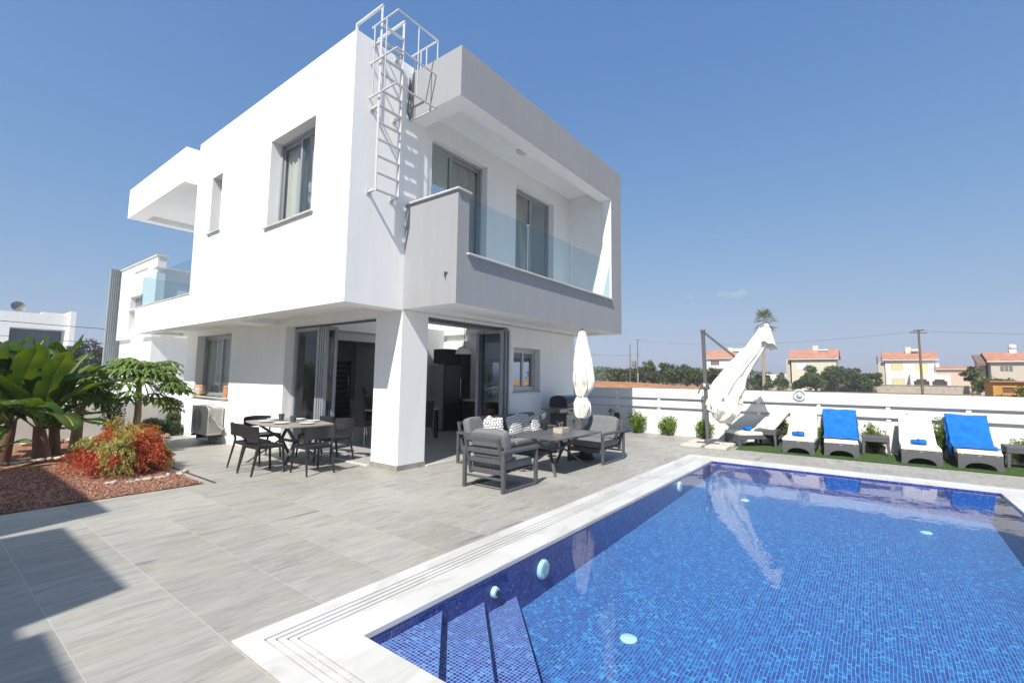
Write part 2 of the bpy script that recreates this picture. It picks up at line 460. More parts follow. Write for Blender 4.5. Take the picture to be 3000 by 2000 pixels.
def mosaic_mat(name="blue_glass_mosaic", tint=(1, 1, 1), grout=(0.24, 0.38, 0.60)):
    m, nt, b = newmat(name)
    L = nt.links
    uv = N(nt, "ShaderNodeTexCoord")
    S = 0.0255
    # refraction of the water drawn into the pattern: the rows wander by a few millimetres
    nw = N(nt, "ShaderNodeTexNoise"); nw.inputs["Scale"].default_value = 2.3; nw.inputs["Detail"].default_value = 2; L.new(uv.outputs["UV"], nw.inputs["Vector"])
    wa = N(nt, "ShaderNodeVectorMath", operation='MULTIPLY_ADD'); wa.inputs[1].default_value = (0.035, 0.035, 0); L.new(nw.outputs["Color"], wa.inputs[0]); L.new(uv.outputs["UV"], wa.inputs[2])
    sc1 = N(nt, "ShaderNodeVectorMath", operation='SCALE'); sc1.inputs["Scale"].default_value = 1/S; L.new(wa.outputs[0], sc1.inputs[0])
    fl = N(nt, "ShaderNodeVectorMath", operation='FLOOR'); L.new(sc1.outputs[0], fl.inputs[0])
    fr = N(nt, "ShaderNodeVectorMath", operation='FRACTION'); L.new(sc1.outputs[0], fr.inputs[0])
    sp = N(nt, "ShaderNodeSeparateXYZ"); L.new(fr.outputs[0], sp.inputs[0])
    g = []
    for i in (0, 1):
        c = N(nt, "ShaderNodeMath", operation='COMPARE'); c.inputs[1].default_value = 0.5; c.inputs[2].default_value = 0.435
        L.new(sp.outputs[i], c.inputs[0]); g.append(c.outputs[0])
    mn = N(nt, "ShaderNodeMath", operation='MINIMUM'); L.new(g[0], mn.inputs[0]); L.new(g[1], mn.inputs[1])
    wn_ = N(nt, "ShaderNodeTexWhiteNoise"); L.new(fl.outputs[0], wn_.inputs["Vector"])
    r = ramp(nt, wn_.outputs["Value"], [(0.0, (0.009, 0.035, 0.22)), (0.28, (0.011, 0.070, 0.31)), (0.54, (0.014, 0.115, 0.38)), (0.77, (0.025, 0.19, 0.46)), (0.92, (0.06, 0.31, 0.52)), (0.965, (0.045, 0.05, 0.33))])
    r.color_ramp.interpolation = 'CONSTANT'
    mx = N(nt, "ShaderNodeMixRGB"); L.new(mn.outputs[0], mx.inputs[0]); mx.inputs[1].default_value = (*grout, 1)
    tn = N(nt, "ShaderNodeMixRGB", blend_type='MULTIPLY'); tn.inputs[0].default_value = 1; tn.inputs[2].default_value = (*tint, 1); L.new(r.outputs[0], tn.inputs[1]); L.new(tn.outputs[0], mx.inputs[2])
    L.new(mx.outputs[0], b.inputs["Base Color"])
    b.inputs["Roughness"].default_value = 0.35
    return m
MOSAIC = mosaic_mat()
MOSAIC_W = mosaic_mat("shaded_violet_mosaic", (1.6, 0.42, 0.66), (0.08, 0.11, 0.34))  # walls and risers: shade of grazing light put into the tile colour
MOSAIC_S = mosaic_mat("step_mosaic", (2.2, 0.85, 0.95), (0.46, 0.53, 0.76))

def water_mat():
    m, nt, b = newmat("pool_water")
    nt.nodes.remove(b)
    L = nt.links
    out = nt.nodes["Material Output"]
    tc = N(nt, "ShaderNodeTexCoord")
    n1 = N(nt, "ShaderNodeTexNoise"); n1.inputs["Scale"].default_value = 3.2; n1.inputs["Detail"].default_value = 3; L.new(tc.outputs["Object"], n1.inputs["Vector"])
    n2 = N(nt, "ShaderNodeTexNoise"); n2.inputs["Scale"].default_value = 15; n2.inputs["Detail"].default_value = 2; L.new(tc.outputs["Object"], n2.inputs["Vector"])
    ad = N(nt, "ShaderNodeMath", operation='MULTIPLY_ADD'); ad.inputs[1].default_value = 0.10; L.new(n2.outputs["Fac"], ad.inputs[0]); L.new(n1.outputs["Fac"], ad.inputs[2])
    bp = N(nt, "ShaderNodeBump"); bp.inputs["Strength"].default_value = 0.045; bp.inputs["Distance"].default_value = 0.05
    L.new(ad.outputs[0], bp.inputs["Height"])
    fr = N(nt, "ShaderNodeFresnel"); fr.inputs[0].default_value = 1.33; L.new(bp.outputs[0], fr.inputs["Normal"])
    tr = N(nt, "ShaderNodeBsdfTransparent"); tr.inputs[0].default_value = (0.86, 0.97, 0.99, 1)
    gl = N(nt, "ShaderNodeBsdfGlossy"); gl.inputs["Roughness"].default_value = 0.0; L.new(bp.outputs[0], gl.inputs["Normal"])
    mx = N(nt, "ShaderNodeMixShader")
    L.new(fr.outputs[0], mx.inputs[0]); L.new(tr.outputs[0], mx.inputs[1]); L.new(gl.outputs[0], mx.inputs[2])
    L.new(mx.outputs[0], out.inputs[0])
    return m
WATER = water_mat()

def ground_mat(name, cols, scale, bump=0.5, bscale=None, rough=0.95, vor=True):
    m, nt, b = newmat(name)
    L = nt.links
    tc = N(nt, "ShaderNodeTexCoord")
    if vor:
        v = N(nt, "ShaderNodeTexVoronoi"); v.inputs["Scale"].default_value = scale; L.new(tc.outputs["Object"], v.inputs["Vector"])
        wn_ = N(nt, "ShaderNodeTexWhiteNoise"); L.new(v.outputs["Color"], wn_.inputs["Vector"]); src = wn_.outputs["Value"]
        hgt = v.outputs["Distance"]
    else:
        v = N(nt, "ShaderNodeTexNoise"); v.inputs["Scale"].default_value = scale; v.inputs["Detail"].default_value = 8; v.inputs["Roughness"].default_value = 0.65
        L.new(tc.outputs["Object"], v.inputs["Vector"]); src = v.outputs["Fac"]; hgt = src
    r = ramp(nt, src, cols)
    L.new(r.outputs[0], b.inputs["Base Color"])
    b.inputs["Roughness"].default_value = rough
    b.inputs["Specular IOR Level"].default_value = 0.15
    bp = N(nt, "ShaderNodeBump"); bp.inputs["Strength"].default_value = bump; bp.inputs["Distance"].default_value = 0.02
    if vor: bp.invert = True
    L.new(hgt, bp.inputs["Height"]); L.new(bp.outputs[0], b.inputs["Normal"])
    return m
GRAVEL = ground_mat("red_gravel", [(0, (0.15, 0.068, 0.040)), (0.4, (0.30, 0.14, 0.08)), (0.8, (0.42, 0.235, 0.145)), (1, (0.54, 0.37, 0.26))], 55, 0.9)
FIELD = ground_mat("dry_field", [(0.3, (0.20, 0.15, 0.10)), (0.5, (0.30, 0.22, 0.14)), (0.7, (0.22, 0.20, 0.11))], 0.35, 0.3, vor=False)
SOIL = ground_mat("red_soil", [(0.3, (0.23, 0.10, 0.05)), (0.5, (0.36, 0.18, 0.095)), (0.7, (0.42, 0.27, 0.17))], 1.6, 0.8, vor=False)
TURF = ground_mat("artificial_turf", [(0, (0.035, 0.075, 0.018)), (0.5, (0.06, 0.12, 0.03)), (1, (0.09, 0.15, 0.045))], 160, 0.5)
def rattan():
    m, nt, b = newmat("grey_weave")
    L = nt.links
    tc = N(nt, "ShaderNodeTexCoord")
    br = N(nt, "ShaderNodeTexBrick"); br.inputs["Scale"].default_value = 1.0
    br.inputs["Brick Width"].default_value = 0.03; br.inputs["Row Height"].default_value = 0.012; br.inputs["Mortar Size"].default_value = 0.0022
    br.inputs["Color1"].default_value = (0.165, 0.168, 0.178, 1); br.inputs["Color2"].default_value = (0.12, 0.122, 0.132, 1); br.inputs["Mortar"].default_value = (0.03, 0.03, 0.034, 1)
    L.new(tc.outputs["UV"], br.inputs["Vector"])
    L.new(br.outputs["Color"], b.inputs["Base Color"]); b.inputs["Roughness"].default_value = 0.55
    bp = N(nt, "ShaderNodeBump"); bp.inputs["Strength"].default_value = 0.5; bp.inputs["Distance"].default_value = 0.004; bp.invert = True
    L.new(br.outputs["Fac"], bp.inputs["Height"]); L.new(bp.outputs[0], b.inputs["Normal"])
    return m
RATTAN = rattan()
def pattern_mat():
    """white cushion cloth with a black irregular grid printed on it"""
    m, nt, b = newmat("patterned_cushion_cloth")
    L = nt.links
    tc = N(nt, "ShaderNodeTexCoord")
    nz = N(nt, "ShaderNodeTexNoise"); nz.inputs["Scale"].default_value = 9; L.new(tc.outputs["Object"], nz.inputs["Vector"])
    mxv = N(nt, "ShaderNodeMixRGB"); mxv.inputs[0].default_value = 0.04; L.new(tc.outputs["Object"], mxv.inputs[1]); L.new(nz.outputs["Color"], mxv.inputs[2])
    br = N(nt, "ShaderNodeTexBrick"); br.inputs["Scale"].default_value = 1.0
    br.inputs["Brick Width"].default_value = 0.055; br.inputs["Row Height"].default_value = 0.045; br.inputs["Mortar Size"].default_value = 0.0055
    for k in ("Color1", "Color2"): br.inputs[k].default_value = (0.78, 0.77, 0.74, 1)
    br.inputs["Mortar"].default_value = (0.02, 0.02, 0.022, 1)
    mp = N(nt, "ShaderNodeMapping"); mp.inputs["Rotation"].default_value = (rad(90), 0, 0); L.new(mxv.outputs[0], mp.inputs[0]); L.new(mp.outputs[0], br.inputs["Vector"])
    L.new(br.outputs["Color"], b.inputs["Base Color"]); b.inputs["Roughness"].default_value = 0.95
    return m
PATTERN = pattern_mat()
def roof_mat():
    m, nt, b = newmat("terracotta_roof_tiles")
    L = nt.links
    tc = N(nt, "ShaderNodeTexCoord")
    wv = N(nt, "ShaderNodeTexWave", wave_type='BANDS', bands_direction='Y'); wv.inputs["Scale"].default_value = 4.0; wv.inputs["Distortion"].default_value = 0.4
    L.new(tc.outputs["Object"], wv.inputs["Vector"])
    nz = N(nt, "ShaderNodeTexNoise"); nz.inputs["Scale"].default_value = 1.2; nz.inputs["Detail"].default_value = 6; L.new(tc.outputs["Object"], nz.inputs["Vector"])
    r = ramp(nt, nz.outputs["Fac"], [(0.3, (0.38, 0.165, 0.10)), (0.7, (0.54, 0.27, 0.175))])
    r2 = ramp(nt, wv.outputs["Fac"], [(0.0, (0.7, 0.7, 0.7)), (0.4, (1, 1, 1))])
    mx = N(nt, "ShaderNodeMixRGB", blend_type='MULTIPLY'); mx.inputs[0].default_value = 1; L.new(r.outputs[0], mx.inputs[1]); L.new(r2.outputs[0], mx.inputs[2])
    L.new(mx.outputs[0], b.inputs["Base Color"]); b.inputs["Roughness"].default_value = 0.85
    return m
ROOFT = roof_mat()
def inttile():
    m, nt, b = newmat("polished_floor_tiles")
    L = nt.links
    tc = N(nt, "ShaderNodeTexCoord")
    br = N(nt, "ShaderNodeTexBrick"); br.offset = 0.0; br.inputs["Scale"].default_value = 1.0
    br.inputs["Brick Width"].default_value = 0.8; br.inputs["Row Height"].default_value = 0.8; br.inputs["Mortar Size"].default_value = 0.003
    br.inputs["Color1"].default_value = (0.56, 0.545, 0.53, 1); br.inputs["Color2"].default_value = (0.53, 0.515, 0.50, 1); br.inputs["Mortar"].default_value = (0.22, 0.21, 0.2, 1)
    L.new(tc.outputs["Object"], br.inputs["Vector"])
    L.new(br.outputs["Color"], b.inputs["Base Color"]); b.inputs["Roughness"].default_value = 0.12
    return m
INTTILE = inttile()
# ================================================================ SETTING
def smooth01(t):
    t = max(0.0, min(1.0, t)); return t*t*(3-2*t)
def zt(x, y):
    """the terrace falls gently towards the garden wall on the garden side"""
    return -0.20*smooth01((y-3.0)/4.5) if x < 1.3 else 0.0

g = MB()
for x0, y0, x1, y1 in ((-3500,-3500,2500,-8.3), (-3500,-3.5,2500,4000), (-3500,-8.3,-2.5,-3.5), (6.0,-8.3,2500,-3.5)):
    g.add([(x0,y0,-0.32),(x1,y0,-0.32),(x1,y1,-0.32),(x0,y1,-0.32)], [(0,1,2,3)])
tag(g.build("ground", FIELD), kind="structure")

PX0, PX1, PY0, PY1 = -2.20, 5.65, -7.97, -3.90     # water's edge
OX0, OX1, OY0, OY1 = -2.71, 6.17, -8.50, -3.33     # outer edge of the coping
t = MB()
for x0, y0, x1, y1 in ((-14,-16,9.5,OY0), (-14,OY0,OX0,OY1), (OX1,OY0,9.5,OY1), (-14,OY1,9.5,3.0), (1.3,3.0,9.5,12)):
    t.add([(x0,y0,0),(x1,y0,0),(x1,y1,0),(x0,y1,0)], [(0,1,2,3)])
t.grid(lambda u, v: (-14+15.3*u, 3+8.0*v, zt(0, 3+8.0*v)), 1, 24)
tag(t.build("terrace", TERRACE), kind="structure")

# gravel bed with a stone edging
bedx1, bedy0 = -1.24, 1.40
g = MB(); g.grid(lambda u, v: (-9+(9+bedx1)*u, bedy0+9.3*v, zt(0, bedy0+9.3*v)+0.012+0.02*noise.noise(Vector((u*30, v*30, 0)))), 60, 60)
tag(g.build("gravel_bed", GRAVEL), kind="structure")
g = MB()
rr = random.Random(3)
for i in range(9000):
    x = -3.9+2.7*rr.random(); y = bedy0+0.02+4.2*rr.random()**1.4
    if x > bedx1-0.01: continue
    s = 0.008+0.011*rr.random(); z = zt(0, y)+0.018+0.008*rr.random(); a = rr.random()*6.3
    p = [Vector((s*math.cos(a+q), s*math.sin(a+q)*.8, -s*.3)) for q in (0, 2.1, 4.2)] + [Vector((s*.2*math.cos(a), s*.2*math.sin(a), s*0.75))]
    g.add([Vector((x, y, z))+q for q in p], [(0,2,1),(0,1,3),(1,2,3),(2,0,3)], i % 3)
GR = [M_("gravel_a", (0.26, 0.12, 0.085), 0.9, 0.3, 20), M_("gravel_b", (0.17, 0.07, 0.05), 0.9, 0.3, 20), M_("gravel_c", (0.40, 0.24, 0.17), 0.9, 0.3, 20)]
tag(g.build("gravel", GR, smooth=False), "loose reddish brown gravel covering the planting bed", "gravel", kind="stuff")
g = MB(); g.box((-1.125, 1.33, -0.02), (-1.095, 6.2, 0.006))
tag(g.build("drain_slot", M_("rusty_slot", (0.03, 0.015, 0.012), 0.8)), "narrow dark drain slot along the gravel bed", "drain")

# turf and planting strip by the fence
g = MB(); g.add([(7.62,-12,0.010),(9.08,-12,0.010),(9.08,-3.92,0.010),(7.62,-3.92,0.010)], [(0,1,2,3)])
tag(g.build("lawn", TURF), kind="structure")
g = MB()
for i in range(16000):
    x = 7.62+1.46*rr.random(); y = -9.6+5.68*rr.random(); h = 0.012+0.016*rr.random(); a = rr.random()*6.3; wd = 0.003
    dx, dy = math.cos(a)*wd, math.sin(a)*wd
    g.add([(x-dx,y-dy,0.01),(x+dx,y+dy,0.01),(x+(rr.random()-.5)*.02,y+(rr.random()-.5)*.02,0.01+h)], [(0,1,2)], i % 2)
tag(g.build("grass", [M_("turf_a", (0.06, 0.125, 0.03), 0.8), M_("turf_b", (0.095, 0.15, 0.05), 0.8)], smooth=False), "short artificial grass under the sun loungers", "grass", kind="stuff")
g = MB(); g.add([(9.08,-12,0.008),(9.40,-12,0.008),(9.40,-3.9,0.008),(9.08,-3.9,0.008)], [(0,1,2,3)])
tag(g.build("planting_strip", ground_mat("white_pebbles", [(0, (0.35, 0.30, 0.26)), (1, (0.62, 0.56, 0.5))], 40, 0.8)), kind="structure")

# ---- pool
def zf(x, y):
    u = (x-PX0)/(PX1-PX0); v = (PY1-y)/(PY1-PY0)
    a = -0.49+0.23*u; b = -0.72+0.26*u
    return a+(b-a)*v
p = MB()
p.grid(lambda u, v: (PX0+(PX1-PX0)*u, PY0+(PY1-PY0)*v, zf(PX0+(PX1-PX0)*u, PY0+(PY1-PY0)*v)), 8, 6)
zc = 0.004
for (xa, ya), (xb, yb) in (((PX0,PY0),(PX1,PY0)), ((PX1,PY0),(PX1,PY1)), ((PX1,PY1),(PX0,PY1)), ((PX0,PY1),(PX0,PY0))):
    p.add([(xa,ya,zf(xa,ya)),(xb,yb,zf(xb,yb)),(xb,yb,zc),(xa,ya,zc)], [(0,1,2,3)])
nfl = 48
p.m = [0 if k < nfl else 1 for k in range(len(p.f))]
tag(p.build("pool_basin", [MOSAIC, MOSAIC_W], smooth=False), kind="structure")
st = MB()
for q, (Lg, top) in enumerate(((1.56, -0.305), (1.13, -0.20), (0.67, -0.095))):
    e = 0.001*(q+1)
    st.prism([(PX0-e,PY1+e),(PX0-e,PY1-Lg),(PX0+Lg,PY1+e)], -0.75, top)
st.m = [0 if len(f) == 3 else 1 for f in st.f]
tag(st.build("pool_steps", [MOSAIC_S, MOSAIC_W], smooth=False), kind="structure")
wt = MB(); wt.add([(PX0,PY0,-0.018),(PX1,PY0,-0.018),(PX1,PY1,-0.018),(PX0,PY1,-0.018)], [(0,1,2,3)])
tag(wt.build("water", WATER), kind="structure")
# coping: nested marble frames parted by narrow overflow slots over a dark channel
cp = MB()
def ring(a, b, z0, z1):
    """frame between inset a and inset b measured from the outer edge (metres in x / y)"""
    sx = (PX0-OX0)/0.51; sy = (OY1-PY1)/0.51
    o = (OX0+a*sx, OY0+a*sy, OX1-a*sx, OY1-a*sy); i = (OX0+b*sx, OY0+b*sy, OX1-b*sx, OY1-b*sy)
    def R4(r, z): return [(r[0],r[1],z),(r[2],r[1],z),(r[2],r[3],z),(r[0],r[3],z)]
    vs = R4(o, z0)+R4(o, z1)+R4(i, z0)+R4(i, z1)
    fs = []
    for k in range(4):
        k2 = (k+1) % 4
        fs += [(k, k2, 4+k2, 4+k), (8+k2, 8+k, 12+k, 12+k2), (4+k, 4+k2, 12+k2, 12+k)]
    cp.add(vs, fs)
cut = [0.0, 0.128, 0.172, 0.216, 0.256]
for k in range(4): ring(cut[k]+(0.005 if k else 0), cut[k+1]-0.005, -0.05, 0.012)
ring(0.262, 0.514, -0.024, 0.013)
tag(cp.build("pool_coping", MARBLE, bevel=0.002), kind="structure")
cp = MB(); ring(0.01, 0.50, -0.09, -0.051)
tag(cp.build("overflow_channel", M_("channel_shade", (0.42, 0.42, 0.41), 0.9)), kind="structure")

FITTING = M_("pool_fitting_plastic", (0.55, 0.72, 0.72), 0.4, 0.05)
def wall_fitting(name, x, z, r, label, cat, group=None):
    o = empty(name, (x, PY1, z), 0, label, cat, group)
    m = MB()
    prof = [(0.001, 0.0), (r, 0.0), (r, 0.015), (r*0.82, 0.035), (r*0.3, 0.04), (0.001, 0.04)]
    n = 24; vs = []; fs = []
    for rr_, dz in prof:
        for k in range(n):
            a = 2*math.pi*k/n; vs.append((rr_*math.cos(a), -dz, rr_*math.sin(a)))
    for i in range(len(prof)-1):
        for k in range(n):
            fs.append((i*n+k, i*n+(k+1) % n, (i+1)*n+(k+1) % n, (i+1)*n+k))
    m.add(vs, fs); m.build("rim", FITTING, o)
    m = MB(); rl = r*0.55
    vs = [(rl*math.cos(2*math.pi*k/20), -0.044, rl*math.sin(2*math.pi*k/20)) for k in range(20)]
    m.add(vs, [tuple(range(20))]); m.build("lens", M_("fitting_lens", (0.35, 0.5, 0.52), 0.2) if r > .06 else M_("inlet_hole", (0.03, 0.05, 0.05), 0.6), o)
    return o
wall_fitting("pool_light", -0.24, -0.205, 0.09, "round pale pool light nearer the steps in the tiled wall", "pool light", "round lights in the pool wall")
wall_fitting("pool_light", 3.71, -0.145, 0.085, "round pale pool light in the tiled wall near the far corner", "pool light", "round lights in the pool wall")
wall_fitting("water_inlet", -0.95, -0.165, 0.045, "small ring shaped water inlet above the pool steps", "pool inlet")
for x, y, lb in ((-0.355, -4.82, "round pale drain cover on the pool floor near the steps"), (4.3, -4.77, "small pale disc in place of a highlight under the reflection of the parasol"), (4.5, -7.0, "pale drain cover on the pool floor towards the loungers")):  # the middle disc stands in for a small highlight, not a cover
    m = MB(); m.lathe((0, 0, 0), [(0.001, 0), (0.068, 0), (0.068, 0.01), (0.05, 0.02), (0.001, 0.022)], 20)
    o = m.build("drain_cover", FITTING); o.location = (x, y, zf(x, y)); tag(o, lb, "drain cover", "drain covers on the pool floor")

# ================================================================ HOUSE
house = empty("house", (1.126, 0, 0), 0, "white two storey modern villa with grey framed balcony and open glass doors", "house")
HL = Vector((-1.126, 0, 0))
def hb(mb, name, mats, parent=None, **kw):
    """build a house part: coordinates are given in world metres"""
    o = mb.build(name, mats, parent or house, **kw)
    if parent is None: o.location = HL
    return o

# upper storey (white) ------------------------------------------------
ops = [('+', (0,0,2.74), (7.2,6.55,7.23)),
       ('-', (0.22,0.22,7.0), (6.98,6.33,7.3)),
       ('-', (0.25,0.25,3.13), (6.95,6.3,6.85)),
       ('-', (-0.1,1.13,4.42), (0.35,2.76,6.15)),          # big window
       ('-', (-0.1,5.05,4.81), (0.27,5.62,6.13)),          # slit window
       ('-', (1.69,-0.1,3.13), (3.28,0.35,6.14)),          # balcony door 1
       ('-', (4.31,-0.1,3.13), (5.93,0.35,6.14)),          # balcony door 2
       ('+', (0,6.55,2.74), (7.2,10.8,3.10)), ('+', (0,6.55,3.10), (0.2,10.8,3.49)), ('+', (0.2,10.6,3.10), (7.2,10.8,3.49)),
       # recesses in the soffit of the overhang
       ('-', (0.32,0.35,2.70), (1.1,4.45,2.86)), ('-', (0.32,5.2,2.70), (1.1,10.4,2.83)),
       ('-', (1.126,0.0,2.70), (6.9,9.9,2.95)),
       ('-', (2.2,2.6,2.7), (6.75,6.28,3.2)), ('-', (2.3,2.9,6.8), (6.7,6.27,7.1))]      # double height void; unseen roof opening added to brighten the rooms
m = MB(); m.csg(ops); hb(m, "upper_wall", WHITE, smooth=False)
m = MB(); m.box((2.26,2.86,7.001), (6.74,6.30,7.02)); hb(m, "added_roof_light", GLASS)  # glazing of the added opening that lets daylight in
# ground storey ---------------------------------------------------------
ops = [('+', (1.126,0,-0.35), (6.98,10.1,2.745)),
       ('-', (1.376,0.25,0.0), (6.75,9.88,3.0)),
       ('-', (1.0,0.74,0.0), (1.5,4.05,2.68)),
       ('-', (1.72,-0.1,0.0), (4.08,0.4,2.70)),
       ('-', (1.0,6.92,0.98), (1.5,9.24,2.68)),
       ('-', (4.29,-0.1,1.27), (5.36,0.4,2.28)),
       ('-', (6.6,1.3,0.95), (7.1,2.9,2.15)),  # opening for the added side window
       ('+', (1.126,0,-0.1), (1.72,0.74,2.745))]
m = MB(); m.csg(ops); hb(m, "lower_wall", WHITE, smooth=False)
# interior partition with a lintel, ceiling lining
m = MB(); m.csg([('+', (3.6,7.0,0.02), (6.75,7.15,2.95)), ('-', (4.2,6.9,0), (6.6,7.3,2.72))]); hb(m, "partition_wall", INTW, smooth=False)
m = MB(); m.box((4.95,4.85,0.019), (6.749,4.97,3.12)); hb(m, "kitchen_wall", INTW, smooth=False)
m = MB(); m.box((1.38,0.26,0.0), (6.74,9.87,0.018)); m.box((1.13,0.745,0.0), (1.38,4.045,0.018)); m.box((1.725,0.004,0.0), (4.075,0.26,0.018)); hb(m, "floor", INTTILE)
m = MB(); m.box((1.112,-0.014,0.0), (1.7195,0.0-0.001,0.085)); m.box((1.112,-0.001,0.0), (1.125,0.739,0.085)); m.box((1.112,0.739,0), (1.3,0.752,0.085)); m.box((1.7195,-0.014,0.0), (1.733,0.25,0.085))
hb(m, "skirting", TERRACE)
m = MB(); m.box((1.05,0.75,-0.01), (1.13,4.05,0.022)); m.box((1.735,-0.06,-0.01), (4.08,0.004,0.022)); hb(m, "threshold", MARBLE, bevel=0.003)

# balcony frame: grey outside, white inside -----------------------------
def fm(v, n):
    if n == (-1,0,0) and abs(v.x-1.126) < 1e-3: return 0
    if n == (0,-1,0) and abs(v.y+1.29) < 1e-3: return 0
    if n == (1,0,0) and abs(v.x-7.25) < 1e-3: return 0
    if n == (0,0,1) and v.z > 7.0: return 1
    return 1
ops = [('+', (1.126,-1.29,2.755), (7.25,-0.002,7.08)),
       ('-', (1.0,-1.4,4.60), (6.66,0.0,6.21)),
       ('-', (1.39,-1.4,3.575), (6.66,-1.0,4.7)),
       ('-', (1.376,-1.05,3.12), (6.74,0.0,6.21)),
       ('-', (1.47,-0.97,6.2), (6.74,0.0,6.52)),
       ('-', (1.4,-0.95,2.7), (6.9,-0.2,2.80))]
m = MB(); m.csg(ops, fm); hb(m, "balcony_frame", [GREY, WHITE], smooth=False)
m = MB()
m.box((1.086,-1.33,4.601), (1.416,-1.065,4.635)); m.box((1.086,-1.065,4.601), (1.376,-0.004,4.635))
hb(m, "parapet_cap", MARBLE, bevel=0.006)
m = MB(); m.box((1.35,-1.345,3.576), (6.659,-1.02,3.61)); hb(m, "balcony_sill", MARBLE, bevel=0.006)
m = MB(); m.box((1.10,-1.09,3.26), (1.126,-1.03,3.275)); m.box((1.085,-1.068,3.19), (1.10,-1.052,3.275)); hb(m, "drain_spout", CHARMET)
for xa, xb in ((1.42, 3.08), (3.095, 4.73), (4.745, 6.655)):
    m = MB(); m.box((xa,-1.258,3.612), (xb,-1.244,4.56)); hb(m, "railing_glass", RAILGLASS, smooth=False)
for x in (3.0875, 4.7375):
    m = MB(); m.box((x-0.012,-1.275,4.53), (x+0.012,-1.227,4.565)); m.box((x-0.004,-1.262,3.613), (x+0.004,-1.24,4.53)); hb(m, "glass_clamp", ALU)

# canopy over the rear terrace ------------------------------------------
ops = [('+', (-0.28,6.552,6.2), (3.6,11.17,7.07)), ('-', (0.10,6.9,6.1), (3.3,10.85,6.34))]
m = MB(); m.csg(ops); hb(m, "canopy", WHITE, smooth=False)
m = MB(); m.lathe((0.55, 7.6, 6.27), [(0.001, 0), (0.14, 0.0), (0.17, 0.035), (0.17, 0.07), (0.001, 0.07)], 20); hb(m, "ceiling_lamp", M_("lamp_shade_beige", (0.45, 0.36, 0.26), 0.6))
m = MB(); m.lathe((3.73, -0.6, 6.47), [(0.001, 0), (0.10, 0.0), (0.13, 0.02), (0.13, 0.05), (0.001, 0.05)], 20); hb(m, "ceiling_lamp", ALUW)
m = MB(); m.box((-0.018,6.56,3.49), (0.24,10.82,3.52)); hb(m, "parapet_cap", MARBLE, bevel=0.005)
for ya, yb in ((6.6, 8.0), (8.02, 9.4), (9.42, 10.75)):
    m = MB(); m.box((0.09,ya,3.522), (0.104,yb,4.42)); hb(m, "railing_glass", RAILGLASS, smooth=False)
for xa, xb in ((0.11, 2.2), (2.22, 4.3), (4.32, 6.9)):
    m = MB(); m.box((xa,10.70,3.492), (xb,10.714,4.42)); hb(m, "railing_glass", RAILGLASS, smooth=False)

# windows -----------------------------------------------------------------
def frame_rect(mb, plane, c, u0, u1, z0, z1, w=0.055, d=0.06):
    def B(ua, ub, za, zb):
        if plane == 'x': mb.box((c,ua,za), (c+d,ub,zb))
        else: mb.box((ua,c,za), (ub,c+d,zb))
    B(u0, u1, z1-w, z1); B(u0, u1, z0, z0+w); B(u0, u0+w, z0+w, z1-w); B(u1-w, u1, z0+w, z1-w)
def pane(mb, plane, c, u0, u1, z0, z1):
    if plane == 'x': mb.box((c,u0,z0), (c+0.008,u1,z1))
    else: mb.box((u0,c,z0), (u1,c+0.008,z1))
def window(plane, c, u0, u1, z0, z1, splits, mat=ALU, name="window", curtain=None, cd=0.13):
    f = MB(); frame_rect(f, plane, c, u0+0.002, u1-0.002, z0+0.002, z1-0.002, 0.045, 0.09)
    fo = hb(f, name, mat, bevel=0.004)
    us = [u0+0.045] + splits + [u1-0.018]
    for k in range(len(us)-1):
        a, b = us[k]-(0.03 if k else 0), us[k+1]+(0.03 if k < len(us)-2 else 0)
        s = MB(); off = c+0.015+0.035*(k % 2)
        frame_rect(s, plane, off, a, b, z0+0.047, z1-0.047, 0.06, 0.03)
        so = s.build("sash", mat, fo, bevel=0.003)
        q = MB(); pane(q, plane, off+0.011, a+0.058, b-0.058, z0+0.105, z1-0.105); q.build("pane", GLASS, fo, smooth=False)
    if curtain:
        for (a, b) in curtain:
            q = MB()
            def fn(u, v, a=a, b=b):
                uu = a+(b-a)*u; dd = c+cd+0.03*math.sin(u*(b-a)*55)+0.015*math.sin(u*31)
                return (dd, uu, z0+0.02+(z1-z0)*v) if plane == 'x' else (uu, dd, z0+0.02+(z1-z0)*v)
            q.grid(fn, int((b-a)*60)+2, 1); q.build("curtain", CURTAIN, fo)
    return fo
window('x', 0.20, 1.13, 2.76, 4.42, 6.15, [2.0], curtain=[(1.05, 1.75), (1.95, 2.85)])
window('x', 0.20, 5.05, 5.62, 4.81, 6.13, [], curtain=[(5.0, 5.7)])
m = MB(); m.box((-0.05,1.06,4.385), (0.20,2.83,4.42)); hb(m, "window_sill", MARBLE, bevel=0.004)
m = MB(); m.box((-0.05,4.99,4.775), (0.20,5.68,4.81)); hb(m, "window_sill", MARBLE, bevel=0.004)
window('y', 0.16, 1.69, 3.28, 3.14, 6.13, [2.35], name="balcony_door", curtain=[(2.4, 3.3)])
window('y', 0.16, 4.31, 5.93, 3.14, 6.13, [5.12], name="balcony_door", curtain=[(4.3, 5.0)])
window('x', 1.32, 6.92, 9.24, 0.98, 2.67, [8.0], curtain=[(7.5, 9.3)])
m = MB(); m.box((1.07,6.86,0.945), (1.32,9.30,0.98)); hb(m, "window_sill", MARBLE, bevel=0.004)
window('y', 0.13, 4.29, 5.36, 1.27, 2.28, [4.84], ALUW)
m = MB(); m.box((4.25,-0.018,1.235), (5.40,0.13,1.27)); hb(m, "window_sill", MARBLE, bevel=0.004)
window('x', 6.80, 1.3, 2.9, 0.95, 2.15, [2.1])  # added window, stands in for a reflection in the folded door glass

